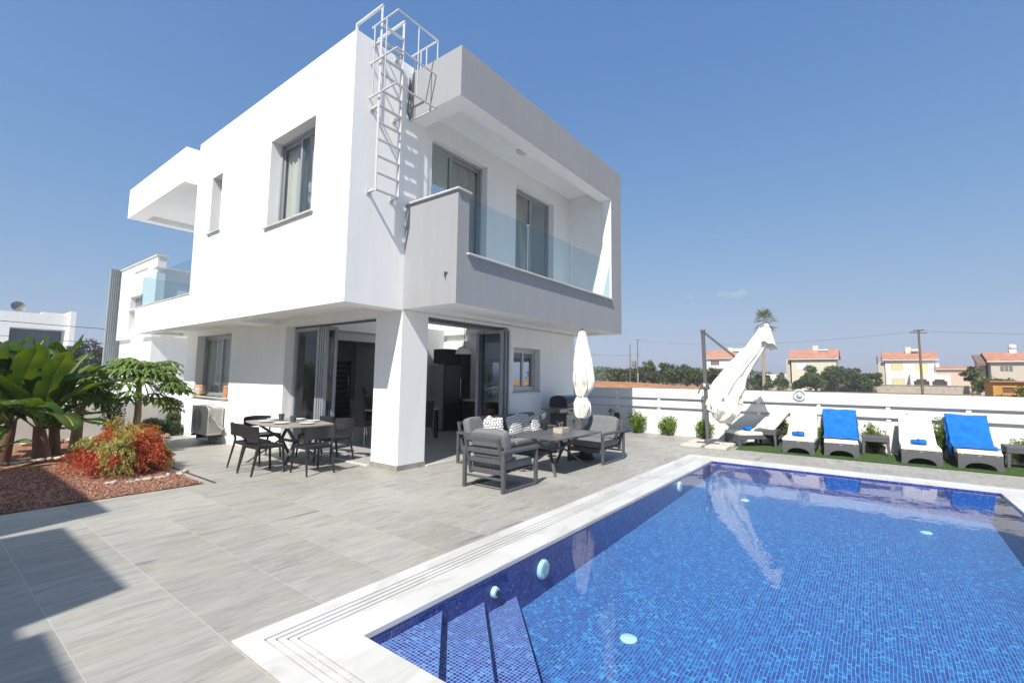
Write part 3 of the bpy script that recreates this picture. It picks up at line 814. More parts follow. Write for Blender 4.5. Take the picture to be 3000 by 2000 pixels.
# glass doors: fixed leaf + folded stack on the garden side
def door_leaf(plane, c, u0, u1, z0=0.03, z1=2.64, mat=ALU):
    f = MB(); frame_rect(f, plane, c, u0, u1, z0, z1, 0.075, 0.05); fo = hb(f, "glass_door", mat, bevel=0.004)
    q = MB(); pane(q, plane, c+0.02, u0+0.072, u1-0.072, z0+0.072, z1-0.072); q.build("pane", GLASS, fo, smooth=False)
    return fo
door_leaf('x', 1.335, 3.02, 4.04)
for k in range(3): door_leaf('y', 2.93-0.085*k, 1.335, 1.62)
m = MB(); m.box((1.33,0.745,2.645), (1.42,4.045,2.679)); m.box((1.74,0.13,2.65), (4.075,0.23,2.699)); hb(m, "door_track", CHARMET)
# folded stack on the pool side
d0 = door_leaf('x', 3.86, -0.02, 0.76)
for k in range(2):
    door_leaf('x', 3.935+0.07*k, -0.06-0.03*k, 0.74)
m = MB()
for z in (0.55, 1.0, 1.75, 2.45): m.box((3.985,-0.13,z), (4.03,-0.09,z+0.09))
m.bar((3.99,-0.115,0.04), (3.99,-0.115,2.63), 0.02)
hb(m, "hinge", ALUW)

# small outside fittings on the house
m = MB(); m.tube([(1.10,-0.01,6.98),(1.085,-0.03,6.6),(1.06,-0.03,6.32),(1.12,-0.02,6.2)], 0.012, 6); hb(m, "cable", CHARMET)

# ================================================================ ROOF LADDER
lad = empty("roof_ladder", (0.57, 0, 4.5), 0, "pale grey steel ladder with safety cage on the villa wall", "ladder")
LO = Vector((-0.57, 0, -4.5))
def lb(mb, name):
    o = mb.build(name, LADDER, lad, bevel=0.003); o.location = LO; return o
xs = (0.34, 0.79); yl = -0.19
for x in xs:
    m = MB(); m.box((x-0.006,yl-0.025,4.57), (x+0.006,yl+0.025,7.76)); lb(m, "stile")
    m = MB(); m.box((x-0.02,yl-0.02,7.76), (x+0.02,0.55,7.80)); m.box((x-0.02,0.51,6.99), (x+0.02,0.55,7.76)); lb(m, "handrail")
    for z in (4.60, 6.02, 7.15):
        m = MB(); m.box((x-0.02,yl+0.02,z-0.02), (x+0.02,-0.013,z+0.02)); m.box((x-0.035,-0.012,z-0.05), (x+0.035,-0.001,z+0.05)); lb(m, "wall_bracket")
z = 4.60
while z < 7.7:
    m = MB(); m.box((xs[0]+0.006,yl-0.025,z-0.012), (xs[1]-0.006,yl+0.025,z+0.012)); lb(m, "rung"); z += 0.2845
cx0, cx1, cy0 = 0.29, 1.14, -0.67
for z in (7.43, 6.79, 6.19):
    m = MB(); w_ = 0.024
    m.box((cx0-w_/2,cy0,z-w_/2), (cx0+w_/2,-0.001,z+w_/2)); m.box((cx1-w_/2,cy0,z-w_/2), (cx1+w_/2,-0.001,z+w_/2)); m.box((cx0-w_/2,cy0-w_,z-w_/2), (cx1+w_/2,cy0,z+w_/2))
    lb(m, "cage_hoop")
for x, y in ((cx0, -0.08), (cx0, -0.4), (cx1, -0.4), (cx1, -0.08), (0.72, cy0-0.014), (cx1, cy0-0.014), (1.14, -0.25)):
    m = MB(); m.box((x-0.009,y-0.009,6.17), (x+0.009,y+0.009,7.44)); lb(m, "cage_bar")

# ================================================================ FENCE / WALLS
fence = empty("boundary_fence", (9.4, -4, 0), 0, "white boundary wall topped with wide horizontal white planks", "fence")
FO = Vector((-9.4, 4, 0))
def fb(mb, name, mat, **kw):
    o = mb.build(name, mat, fence, **kw); o.location = FO; return o
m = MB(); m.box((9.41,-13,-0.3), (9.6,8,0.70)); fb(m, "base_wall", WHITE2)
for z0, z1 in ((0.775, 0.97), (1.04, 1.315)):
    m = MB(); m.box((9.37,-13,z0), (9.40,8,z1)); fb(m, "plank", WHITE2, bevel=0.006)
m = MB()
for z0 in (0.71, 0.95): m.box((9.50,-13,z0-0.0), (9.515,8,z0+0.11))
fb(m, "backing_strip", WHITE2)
y = -0.72
ys = [-12.1+1.33*k for k in range(15)]
for y in ys:
    m = MB(); m.box((9.401,y-0.04,0.70), (9.455,y+0.04,1.30)); m.box((9.36,y-0.012,1.13), (9.37,y+0.012,1.20)); fb(m, "post", WHITE)
o = MB()
for k in range(24):
    a0 = 2*math.pi*k/24; a1 = 2*math.pi*(k+1)/24
    o.bar((9.345,-5.06+0.12*math.cos(a0),1.25+0.12*math.sin(a0)), (9.345,-5.06+0.12*math.cos(a1),1.25+0.12*math.sin(a1)), 0.02, 0.045)
o.lathe((9.34,-5.06,1.185), [(0.001,0),(0.04,0.0),(0.06,0.035),(0.06,0.09),(0.03,0.125),(0.001,0.13)], 16)
tag(o.build("wall_lamp", ALUW), "round white bulkhead lamp on top of the plank fence", "wall lamp")

m = MB(); m.box((-9,10.45,-0.3), (1.5,10.65,0.77))
tag(m.build("garden_wall", GARDENW), "low beige rendered wall behind the planting bed", "wall")
m = MB(); m.add([(-30,10.65,0.76),(14,10.65,0.76),(14,45,0.76),(-30,45,0.76)], [(0,1,2,3)])
tag(m.build("raised_paving", M_("pale_paving", (0.62, 0.61, 0.58), 0.9, 0.05, 1.0)), kind="structure")

# villa outside the picture whose flat roofs shade the left of the terrace
sh = MB()
H = 6.0
sh.csg([('+', (-14,-12,-0.3), (-8.37,4.5,H)), ('+', (-9.0,-0.83,-0.3), (-7.35,4.3,H)), ('+', (-9.0,-3.43,-0.3), (-7.79,-1.18,H)), ('+', (-9.0,-12,-0.3), (-8.27,-3.78,H)), ('-', (-9.6,-1.18,4.0), (-7.0,-0.83,H+1))])
nb = sh.build("neighbouring_villa", WHITE2, smooth=False)
tag(nb, "flat roofed white villa left of the terrace whose shadow falls on the tiles", "house")
# ================================================================ FURNITURE
def cushion_mb(L, W, T, puff=0.25, seed=0, nu=14, nv=14, wob=0.006):
    """a soft box L x W x T centred at the origin"""
    mb = MB()
    def fn(u, v):
        # superellipsoid in all three directions
        th = (v-0.5)*math.pi; ph = (u-0.5)*2*math.pi
        def sp(c, e): return math.copysign(abs(c)**e, c)
        e1, e2 = (0.20 if puff < 0.2 else 0.28+puff*.3), (0.14 if puff < 0.2 else 0.22)
        x = sp(math.cos(th), e1)*sp(math.cos(ph), e2); y = sp(math.cos(th), e1)*sp(math.sin(ph), e2); z = sp(math.sin(th), 0.30 if puff < 0.2 else 0.55)
        p = Vector((x*L/2, y*W/2, z*T/2*(1-puff*0.45*(abs(x)**3+abs(y)**3)/2*1.2)))
        n = noise.noise(Vector((p.x*7+seed, p.y*7, p.z*7+seed*3)))
        return p+Vector((0, 0, n*wob*2))+Vector((n, n, 0))*wob*.6
    mb.grid(fn, nu*2, nv, closed_u=True)
    return mb
def cushion(name, L, W, T, mat, parent, loc, rot=(0,0,0), puff=0.25, seed=0):
    o = cushion_mb(L, W, T, puff, seed).build(name, mat, parent, angle=80)
    o.location = loc; o.rotation_euler = rot
    return o

# ---- black terrace chairs
def make_chair():
    r = empty("garden_chair", (0,0,0), 0, "x", "chair")
    m = MB()
    def seat(u, v):
        x = -0.21+0.42*u; y = (-0.215+0.43*v)*(1-0.05*(1-u))
        return (x, y, 0.445-0.012*math.sin(math.pi*v)+0.012*(2*u-1)**2*(1 if u < .5 else -1))
    m.grid(seat, 8, 8)
    m.grid(lambda u, v: tuple(a+b for a, b in zip(seat(1-u, v), (0, 0, -0.022))), 8, 8)
    m.bar((-0.21,-0.21,0.43),(0.22,-0.22,0.43),0.025,0.045); m.bar((-0.21,0.21,0.43),(0.22,0.22,0.43),0.025,0.045)
    m.bar((0.215,-0.22,0.43),(0.215,0.22,0.43),0.025,0.045); m.bar((-0.205,-0.21,0.43),(-0.205,0.21,0.43),0.025,0.045)
    m.build("seat", BLACKPL, r, bevel=0.003)
    m = MB()
    def back(u, v, o=0.0):
        y = -0.255+0.51*u; c = abs(2*u-1)
        x = -0.315+0.095*c**2.2-0.02*v+o
        return (x, y, 0.575+0.05*(c**3)*(1-v)*-0.6+0.205*v-0.012*c*v)
    m.grid(lambda u, v: back(u, v), 14, 4); m.grid(lambda u, v: back(1-u, v, 0.022), 14, 4)
    for v in (0, 1):
        m.grid(lambda u, q, v=v: tuple(Vector(back(u, v))+Vector((0.022*q, 0, 0))), 14, 1)
    m.build("backrest", BLACKPL, r)
    for s in (-1, 1):
        m = MB(); m.bar((0.205,s*0.212,0.43),(0.235,s*0.232,0.0),0.036,0.036,w1=0.024,h1=0.024); m.build("leg", BLACKPL, r, bevel=0.004)
        m = MB(); m.bar((-0.195,s*0.208,0.44),(-0.285,s*0.232,0.0),0.038,0.036,w1=0.024,h1=0.024); m.build("leg", BLACKPL, r, bevel=0.004)
        m = MB(); m.tube([(-0.20,s*0.21,0.42),(-0.185,s*0.225,0.50),(-0.21,s*0.25,0.58),(-0.225,s*0.256,0.66),(-0.235,s*0.256,0.75)], [0.02,0.018,0.016,0.015,0.013], 6); m.build("back_post", BLACKPL, r)
    return r
ch = make_chair()
GC = "black chairs around the terrace dining table"
chs = [(-0.33,1.60,0.03,"black plastic chair at the left of the table nearest the planting bed"),
       (-0.26,2.20,-0.05,"black plastic chair on the left side farther from the camera, behind the nearest left chair"),
       (0.17,0.98,1.55,"black plastic chair at the near end of the dining table facing the house"),
       (0.93,1.62,3.25,"black plastic chair on the door side of the table, close to the white pillar"),
       (0.95,2.32,3.1,"black plastic chair on the door side beside the folded glass doors"),
       (0.33,3.10,-1.5,"black plastic chair at the far end of the table seen above the plates")]
for i, (x, y, a, lb_) in enumerate(chs):
    o = ch if i == 0 else copy_tree(ch)
    place(o, (x, y, 0), a, lb_, GC)

def x_table(name, cx, cy, rz, lx, ly, h, top_shape, label, sx, sy, mat, topmat):
    r = empty(name, (cx, cy, 0), rz, label, "table")
    m = MB(); m.prism(top_shape, h-0.028, h); m.build("tabletop", topmat, r, bevel=0.006)
    m = MB(); m.bar((-sx*0.38,0,h*0.56),(sx*0.38,0,h*0.56),0.06,0.035)
    m.build("beam", mat, r, bevel=0.004)
    for s in (-1, 1):
        for q in (-1, 1):
            nx = s*sx*0.38
            m = MB(); m.bar((nx, 0, h*0.56),(s*sx, q*sy, 0.0),0.055,0.035,w1=0.04,h1=0.03); m.bar((s*sx-0.0,q*sy,0.0),(s*sx+0.03*s,q*(sy+0.02),0.006),0.04,0.012)
            m.build("leg", mat, r, bevel=0.004)
            m = MB(); m.bar((nx, 0, h*0.56),(s*sx*0.85, q*sy*0.8, h-0.03),0.05,0.035); m.build("strut", mat, r, bevel=0.004)
    return r
TTOP = M_("grey_table_top", (0.30, 0.29, 0.265), 0.45, 0.12, scale=5, stretch=(1, 5, 1))
TTOP2 = M_("charcoal_table_top", (0.095, 0.098, 0.105), 0.35, 0.12, scale=5)
def boat(a, b, c=0.78, n=10):
    """table outline: long sides bowed outwards, ends slightly bowed"""
    P = []
    for i in range(n+1): t = i/n; P.append((-a+2*a*t, -b*(c+(1-c)*math.sin(math.pi*t))))
    for i in range(1, n): t = i/n; P.append((a+0.05*math.sin(math.pi*t), -b*c+2*b*c*t))
    for i in range(n+1): t = i/n; P.append((a-2*a*t, b*(c+(1-c)*math.sin(math.pi*t))))
    for i in range(1, n): t = i/n; P.append((-a-0.05*math.sin(math.pi*t), b*c-2*b*c*t))
    return P
x_table("dining_table", 0.30, 2.06, rad(90), 0, 0, 0.74, boat(0.80, 0.52), "dining table with pale grey oval top and black crossed legs", 0.66, 0.40, CHARMET, TTOP)
x_table("lounge_table", 3.02, -1.97, 0, 0, 0, 0.625, [(-0.76,-0.5),(0.76,-0.5),(0.76,0.5),(-0.76,0.5)], "low charcoal table with crossed legs between the grey sofas", 0.56, 0.34, CHARMET, TTOP2)

# ---- lounge seats
def lounge(w, d, name, label, ncush, hb_=0.75, cat="armchair"):
    r = empty(name, (0,0,0), 0, label, cat)
    T = 0.05
    for s in (-1, 1):
        y = s*(w/2-T/2); m = MB()
        m.box((0,y-T/2,0),(T,y+T/2,0.53)); m.box((d-T,y-T/2,0),(d,y+T/2,0.53)); m.box((0,y-T/2-.01,0.53),(d,y+T/2+.01,0.575)); m.box((T,y-T/2,0.0),(d-T,y+T/2,0.035))
        m.build("arm_frame", CHARMET, r, bevel=0.006)
    m = MB(); yi = w/2-T
    m.box((0.08,-yi,0.22),(0.13,yi,0.28)); m.box((d-T-.01,-yi,0.20),(d-.012,yi,0.28))
    k = 0.18
    while k < d-0.1: m.box((k,-yi,0.255),(k+0.06,yi,0.275)); k += 0.12
    m.build("seat_frame", CHARMET, r, bevel=0.004)
    m = MB()
    def bp(z): return 0.10-(z-0.22)*0.25
    for s in (-1, 1): m.bar((bp(0.2),s*(yi-0.03),0.2),(bp(hb_),s*(yi-0.03),hb_),0.045,0.045)
    for z in (hb_-0.035, hb_-0.2, hb_-0.34, 0.26): m.bar((bp(z),-yi+0.01,z),(bp(z),yi-0.01,z),0.03,0.065)
    nb_ = max(1, round(w/0.8))
    m.bar((0.06,-yi,0.17),(0.06,yi,0.17),0.03,0.03)
    m.build("back_frame", CHARMET, r, bevel=0.004)
    cw = (w-2*T-0.02)/ncush
    for i in range(ncush):
        y = -w/2+T+0.01+cw*(i+0.5)
        cushion("seat_cushion", d-0.16, cw-0.012, 0.13, CUSH, r, (0.12+(d-0.16)/2,y,0.345), (0,0,0), 0.1, i+w)
        cushion("back_cushion", 0.16, cw-0.02, 0.46, CUSH, r, (0.19,y,0.61), (0,rad(-14),0), 0.12, i*3+w)
    return r
a = lounge(0.78, 0.83, "lounge_armchair", "grey cushioned metal armchair seen from behind, nearest the camera", 1)
place(a, (1.04, -1.99, 0), 0, None, "grey metal framed lounge seats"); 
a = lounge(0.78, 0.95, "lounge_armchair", "grey cushioned metal armchair facing the camera at the far end of the low table", 1)
place(a, (4.82, -2.07, 0), rad(180), None, "grey metal framed lounge seats")
a = lounge(2.3, 0.85, "lounge_sofa", "long grey cushioned metal sofa along the wall of the house", 3, cat="sofa")
place(a, (3.45, -0.22, 0), rad(-90), None, "grey metal framed lounge seats")
# loose cushions
def loose(x, y, z, rx, rz, s, lb_):
    o = cushion_mb(s, s, 0.15, 0.85, x*9, 12, 12, 0.004).build("scatter_cushion", PATTERN, None, angle=80)
    # stand the flat cushion up in its mesh so that it faces -y
    R_ = Matrix.Rotation(rad(90), 4, 'X'); o.data.transform(R_)
    o.location = (x, y, z); o.rotation_euler = (rx, 0.1*math.sin(x*7), rz)
    tag(o, lb_, "cushion", "patterned cushions on the lounge seats")
loose(2.55, -0.85, 0.69, rad(-18), rad(35), 0.38, "black and white patterned cushion at the left end of the sofa, leaning back")
loose(2.42, -1.02, 0.69, rad(-8), rad(-50), 0.36, "black and white patterned cushion standing on its corner behind the near armchair")
loose(3.42, -0.72, 0.63, rad(-15), rad(4), 0.42, "white cushion with black grid print, left one behind the low table")
loose(3.78, -0.66, 0.64, rad(-18), rad(-8), 0.42, "white cushion with black grid print, middle one on the right half of the sofa")
loose(4.12, -0.74, 0.60, rad(-20), rad(12), 0.40, "white cushion with black stripes at the right end of the sofa")

# ---- sun loungers
def path_slab(mb, pts, w, th, nseg=6, fold=0.0, wob=0.0, seed=0, wfn=None, hang=0):
    """slab of thickness th following points (x, z); rounded long edges"""
    P = []
    for i in range(len(pts)-1):
        for k in range(nseg): t_ = k/nseg; P.append((pts[i][0]+(pts[i+1][0]-pts[i][0])*t_, pts[i][1]+(pts[i+1][1]-pts[i][1])*t_))
    P.append(pts[-1])
    Q = [P[0]]+[((P[i-1][0]+2*P[i][0]+P[i+1][0])/4, (P[i-1][1]+2*P[i][1]+P[i+1][1])/4) for i in range(1, len(P)-1)]+[P[-1]]
    n = len(Q); prof = [(-1,-1),(-1,0.4),(-0.96,0.9),(-0.8,1),(-0.4,1),(0,1),(0.4,1),(0.8,1),(0.96,0.9),(1,0.4),(1,-1)]
    base = []; fs = []
    for i, (x, z) in enumerate(Q):
        a = Q[max(i-1,0)]; b = Q[min(i+1,n-1)]; dx, dz = b[0]-a[0], b[1]-a[1]; l = math.hypot(dx, dz); nx, nz = -dz/l, dx/l
        ww = w*(wfn(i/(n-1)) if wfn else 1)
        e = 0.75 if i in (0, n-1) else 1
        for (py, pt) in prof:
            o = noise.noise(Vector((x*6+seed, py*2.2, z*6)))*wob if pt > 0 else 0
            h = (th/2*pt*e+o)
            base.append((x+nx*h, py*ww/2+noise.noise(Vector((x*9, seed, py)))*wob*0.8, z+nz*h))
    k = len(prof)
    for i in range(n-1):
        for j in range(k): fs.append((i*k+j, i*k+(j+1) % k, (i+1)*k+(j+1) % k, (i+1)*k+j))
    fs.append(tuple(range(k))); fs.append(tuple((n-1)*k+j for j in range(k))[::-1])
    mb.add(base, fs)
def make_lounger():
    r = empty("sun_lounger", (0,0,0), 0, "x", "sun lounger")
    W = 0.31
    def skirt(x, zt_, back=False):
        m = MB(); n = 14
        poly = [(-W,0.0),(-W+0.012,zt_),(W-0.012,zt_),(W,0.0),(W-0.10,0.0)]
        for i in range(1, n): a = math.pi*i/n; poly.append(((W-0.10)*math.cos(a), 0.125*math.sin(a)**0.8))
        poly.append((-W+0.10,0.0))
        vs = [(x, py, pz) for py, pz in poly]+[(x+0.04, py, pz) for py, pz in poly]; k = len(poly)
        # strip faces so that the arch stays open
        m.prism(poly, x, x+0.04, axis='x')
        return m
    skirt(0.0, 0.27).build("front_leg", RATTAN, r, bevel=0.004)
    skirt(1.28, 0.24).build("rear_leg", RATTAN, r, bevel=0.004)
    m = MB()
    for s in (-1, 1):
        m.prism([(0.04,0.17),(0.04,0.27),(1.9,0.25),(1.9,0.20),(1.28,0.17)], s*W-0.02*(s > 0)-0.0, s*W+0.02*(s < 0)+0.0, axis='y')
    m.box((0.04,-W+0.02,0.225),(0.82,W-0.02,0.262)); m.box((1.86,-W+0.02,0.20),(1.90,W-0.02,0.25))
    m.build("base_frame", RATTAN, r, bevel=0.004)
    m = MB(); m.bar((0.82,0,0.27),(1.40,0,0.80),2*W-0.04,0.035,up=(0,1,0)); 
    m2 = MB()
    m2.add([Vector((x,y,z)) for x, z in ((0.80,0.262),(1.38,0.80),(1.405,0.78),(0.83,0.235)) for y in (-W+0.03,W-0.03)], [(0,1,3,2),(2,3,5,4),(4,5,7,6),(6,7,1,0),(0,2,4,6),(1,7,5,3)])
    m2.build("backrest", RATTAN, r, bevel=0.004)
    m = MB()
    for s in (-1, 1): m.bar((1.15,s*0.2,0.52),(1.42,s*0.2,0.22),0.02,0.02)
    m.build("back_support", RATTAN, r)
    m = MB(); path_slab(m, [(0.0,0.305),(0.80,0.305),(1.38,0.845)], 0.60, 0.075, 8, wob=0.006, wfn=lambda t: 1-0.10*max(0, (t-0.5)*2))
    m.build("cushion", CREAM, r, angle=60)
    m = MB()
    for s in (-1, 1):
        m.tube([(0.0,s*0.25,0.262),(0.02,s*0.12,0.252),(0.0,0,0.247)], 0.005, 5)
    m.build("strap", M_("white_strap", (0.6, 0.58, 0.54), 0.9), r)
    return r
lo = make_lounger()
LG = "sun loungers in a row on the turf"
lspec = [(8.28,-3.70,rad(-44),"sun lounger turned sideways beside the cantilever parasol, leftmost in the row"),
         (7.77,-5.16,0.0,"bare cream cushioned sun lounger with a rolled towel, second from the left"),
         (7.93,-5.93,rad(3),"sun lounger covered by a blue towel next to the second lounger from the left"),
         (7.83,-7.21,0.0,"cream cushioned sun lounger with a rolled towel, second from the right"),
         (7.88,-8.03,0.0,"sun lounger covered by a blue towel at the right end of the row")]
for i, (x, y, a, lb_) in enumerate(lspec):
    o = lo if i == 0 else copy_tree(lo)
    place(o, (x, y, 0.012), a, lb_, LG)
def towel_roll(x, y, rz, lb_):
    r = empty("rolled_towel", (x, y, 0.356), rz, lb_, "towel", "rolled blue towels on the sun loungers")
    m = MB(); pts = []
    for s_, yy in ((-1, -0.115), (1, 0.115)): pass
    def fn(u, v):
        a = 2*math.pi*u; yy = -0.125+0.25*v; rr_ = 0.056+0.009*math.sin(a*2+v*2)+0.003*math.sin(v*40)
        e = 1-0.35*abs(2*v-1)**6
        return (rr_*1.25*math.cos(a)*e, yy, 0.055+rr_*math.sin(a)*e)
    m.grid(fn, 16, 14, closed_u=True); n = len(m.v)
    m.f.append([0+k for k in range(16)]); m.m.append(0); m.f.append([n-16+k for k in range(16)][::-1]); m.m.append(0)
    m.build("towel_cloth", BLUE, r, angle=60)
    m = MB()
    m.grid(lambda u, v: (0.080*math.cos(2*math.pi*u), -0.012+0.024*v, 0.055+0.069*math.sin(2*math.pi*u)), 16, 1, closed_u=True); m.build("fold_band", M_("blue_band", (0.003, 0.07, 0.42), 0.9), r)
c, s = math.cos(rad(-44)), math.sin(rad(-44))
towel_roll(8.28+0.42*c, -3.70+0.42*s, rad(-44), "rolled blue towel on the sideways lounger beside the parasol")
towel_roll(8.15, -5.13, 0.05, "rolled blue towel on the second lounger from the left")
towel_roll(8.21, -7.20, -0.03, "rolled blue towel on the second lounger from the right")
def draped(x, y, rz, off, lb_, seed):
    m = MB()
    top = [(0.17+off,0.366),(0.78,0.366),(1.34,0.895),(1.42,0.915),(1.47,0.80)]
    def wf(t): return 1+0.035*math.sin(t*9+seed)
    path_slab(m, top, 0.635, 0.012, 22, wob=0.02, seed=seed, wfn=wf)
    # cloth hanging over the side
    def side(u, v, sg=1):
        xx = 0.45+0.85*u; zz = 0.36 if xx < 0.8 else 0.36+(xx-0.8)*0.96
        d_ = (0.16+0.05*math.sin(u*11+seed))*v
        return (xx+0.02*math.sin(v*5), sg*(0.315+0.03*v+0.012*math.sin(u*26+v*4)), zz-d_)
    sg = -1 if seed < 5 else 1
    m.grid(lambda u, v: side(u, v, sg), 30, 6); m.grid(lambda u, v: tuple(Vector(side(1-u, v, sg))+Vector((0, -sg*0.006, 0))), 30, 6)
    o = m.build("beach_towel", BLUE, None, angle=70)
    o.location = (x, y, 0.014); o.rotation_euler = (0, 0, rz)
    tag(o, lb_, "towel", "blue towels spread over sun loungers")
draped(7.93, -5.93, rad(3), 0.0, "bright blue towel with creases spread over the middle lounger", 2.3)
draped(7.88, -8.03, 0.0, 0.0, "smooth bright blue towel spread over the rightmost lounger", 8.1)

def side_table(x, y, rz, lb_):
    r = empty("side_table", (x, y, 0.012), rz, lb_, "side table", "woven side tables between the loungers")
    m = MB(); m.box((-0.24,-0.24,0.34),(0.24,0.24,0.40)); m.box((-0.24,-0.24,0.28),(-0.215,0.24,0.34)); m.box((0.215,-0.24,0.28),(0.24,0.24,0.34)); m.box((-0.215,-0.24,0.28),(0.215,-0.215,0.34)); m.box((-0.215,0.215,0.28),(0.215,0.24,0.34))
    m.build("tabletop", RATTAN, r, bevel=0.006)
    for sx in (-1, 1):
        for sy in (-1, 1):
            m = MB(); m.bar((sx*0.205,sy*0.205,0.30),(sx*0.225,sy*0.225,0.0),0.055,0.055,w1=0.045,h1=0.045); m.build("leg", RATTAN, r, bevel=0.004)
side_table(8.75, -4.42, rad(-5), "woven grey side table between the sideways lounger and the second lounger")
side_table(8.95, -6.52, 0, "woven grey side table in the middle of the row of loungers")
side_table(8.75, -8.72, 0, "woven grey side table at the right edge of the picture")

# ---- closed parasol beside the lounge table
pa = empty("closed_parasol", (4.30, -1.77, 0), 0, "closed off white parasol standing by the lounge table", "parasol")
m = MB()
prof = [(0.03,2.56,0),(0.085,2.53,0),(0.12,2.38,0.012),(0.15,2.2,0.02),(0.18,1.95,0.035),(0.215,1.72,0.045),(0.22,1.55,0.05),(0.175,1.38,0.05),(0.12,1.27,0.03),(0.10,1.225,0.012),(0.12,1.18,0.03),(0.155,1.08,0.045),(0.15,0.95,0.055),(0.12,0.84,0.06),(0.10,0.80,0.04)]
prof = [(r_*0.98, z_, a_) for r_, z_, a_ in prof]
def fn(u, v):
    f = v*(len(prof)-1); i = min(int(f), len(prof)-2); t_ = f-i
    r_, z_, a_ = [prof[i][k]*(1-t_)+prof[i+1][k]*t_ for k in range(3)]
    an = 2*math.pi*u
    fd = noise.noise(Vector((math.cos(an)*2.6, math.sin(an)*2.6, z_*0.55)))
    rr_ = r_*0.90+a_*(1.7*(0.45-abs(fd)*2.2)+0.35*math.sin(an*11+z_*0.8+2*math.sin(an*2))+0.4*noise.noise(Vector((math.cos(an)*2, math.sin(an)*2, z_*4))))
    sw = 0.10*max(0, 2.2-z_)*(1 if z_ > 1.45 else max(0, (z_-1.25)/0.2)) if z_ > 1.25 else 0.0
    return (rr_*math.cos(an)+sw*0.4, rr_*math.sin(an)-sw*0.6, z_)
m.grid(fn, 64, 56, closed_u=True)
m.build("canopy", UMBW, pa, angle=70)
m = MB(); m.tube([(0,0,0.05),(0,0,2.62)], 0.022, 12); m.build("pole", CHARMET, pa)
m = MB(); m.lathe((0,0,0), [(0.001,0),(0.24,0),(0.25,0.03),(0.22,0.08),(0.05,0.12),(0.035,0.36),(0.001,0.36)], 24); m.build("base", BLACKPL, pa)
m = MB(); m.tube([(0.02,0,0.60),(0.10,-0.05,0.62),(0.14,-0.05,0.66)], 0.014, 8); m.tube([(0,0,0.50),(0,0,0.58)], 0.04, 12); m.build("crank", BLACKPL, pa)
m = MB(); m.grid(lambda u, v: (0.088*math.cos(2*math.pi*u), 0.088*math.sin(2*math.pi*u), 1.215+0.02*v), 20, 1, closed_u=True); m.build("tie_strap", CHARMET, pa)

# ---- cantilever parasol
cu = empty("cantilever_parasol", (7.98, -3.22, 0), 0, "folded white cantilever parasol on a grey offset mast by the pool corner", "parasol")
O_ = Vector((-7.98, 3.22, 0))
def cb(mb, name, mat, **kw):
    o = mb.build(name, mat, cu, **kw); o.location = O_; return o
MAST = M_("mast_grey", (0.115, 0.115, 0.115), 0.45, 0.1, scale=10)
m = MB(); m.bar((7.98,-3.22,0.04),(7.93,-3.17,2.80),0.075,0.095); cb(m, "mast", MAST, bevel=0.008)
m = MB(); m.bar((7.93,-3.17,2.76),(7.93,-3.17,2.84),0.10,0.115); cb(m, "mast_cap", MAST, bevel=0.008)
m = MB(); m.bar((7.93,-3.2,2.77),(7.93,-3.92,2.13),0.045,0.055); cb(m, "arm", MAST, bevel=0.005)
m = MB(); m.box((7.89,-3.27,1.36),(8.01,-3.11,1.52)); m.bar((7.95,-3.11,1.46),(7.93,-3.02,1.25),0.035); m.bar((7.95,-3.27,1.42),(7.93,-3.34,1.30),0.035); cb(m, "crank_box", MAST, bevel=0.006)
m = MB(); m.box((7.885,-3.215,1.43),(7.892,-3.165,1.50)); cb(m, "sticker", WHITE2)
m = MB(); m.box((7.72,-3.28,0.03),(8.24,-3.16,0.065)); m.box((7.92,-3.48,0.03),(8.04,-2.96,0.065)); m.lathe((7.98,-3.22,0.065), [(0.09,0),(0.085,0.05),(0.06,0.07)], 16); cb(m, "cross_base", MAST, bevel=0.004)
SLAB = M_("concrete_slab", (0.52, 0.49, 0.44), 0.9, 0.1, scale=8, bump=0.3)
for x0, y0 in ((7.30,-3.80),(7.28,-3.24),(7.99,-3.80),(7.99,-3.22)):
    m = MB(); m.box((x0,y0-0.0,0.002),(x0+0.5,y0+0.48,0.062)); cb(m, "base_slab", SLAB, bevel=0.008)
# canopy: folded cloth hanging along a slanting rib bundle (y, z, radius)
cl = [(-4.57,2.84,0.03),(-4.57,2.78,0.12),(-4.52,2.64,0.15),(-4.43,2.46,0.17),(-4.30,2.26,0.19),(-4.12,2.02,0.22),(-3.95,1.78,0.25),(-3.79,1.54,0.30),(-3.66,1.30,0.35),(-3.62,1.08,0.37),(-3.60,0.90,0.37),(-3.54,0.74,0.28),(-3.44,0.62,0.10)]
m = MB()
def fn(u, v):
    f = v*(len(cl)-1); i = min(int(f), len(cl)-2); t_ = f-i
    y_, z_, r_ = [cl[i][k]*(1-t_)+cl[i+1][k]*t_ for k in range(3)]
    dy, dz = cl[i+1][0]-cl[i][0], cl[i+1][1]-cl[i][1]; l = math.hypot(dy, dz); ny, nz = -dz/l, dy/l
    an = 2*math.pi*u
    fd = noise.noise(Vector((math.cos(an)*2.4+3, math.sin(an)*2.4, v*1.9)))
    f2 = noise.noise(Vector((math.cos(an)*6+1, math.sin(an)*6, v*4.5)))
    pl = 1.0-3.2*abs(fd)+0.8*f2+0.25*math.sin(an*13+v*11)+0.5*noise.noise(Vector((v*9, an*.7, 3)))
    rr_ = r_*(0.84+0.26*pl)
    a_, b_ = rr_*math.cos(an), rr_*math.sin(an)*0.62
    sag = -0.05*math.sin(an*3+v*8)*r_
    return (7.93+b_, y_+ny*a_, z_+nz*a_+sag)
m.grid(fn, 80, 90, closed_u=True)
cb(m, "canopy", UMBW, angle=75)
m = MB()
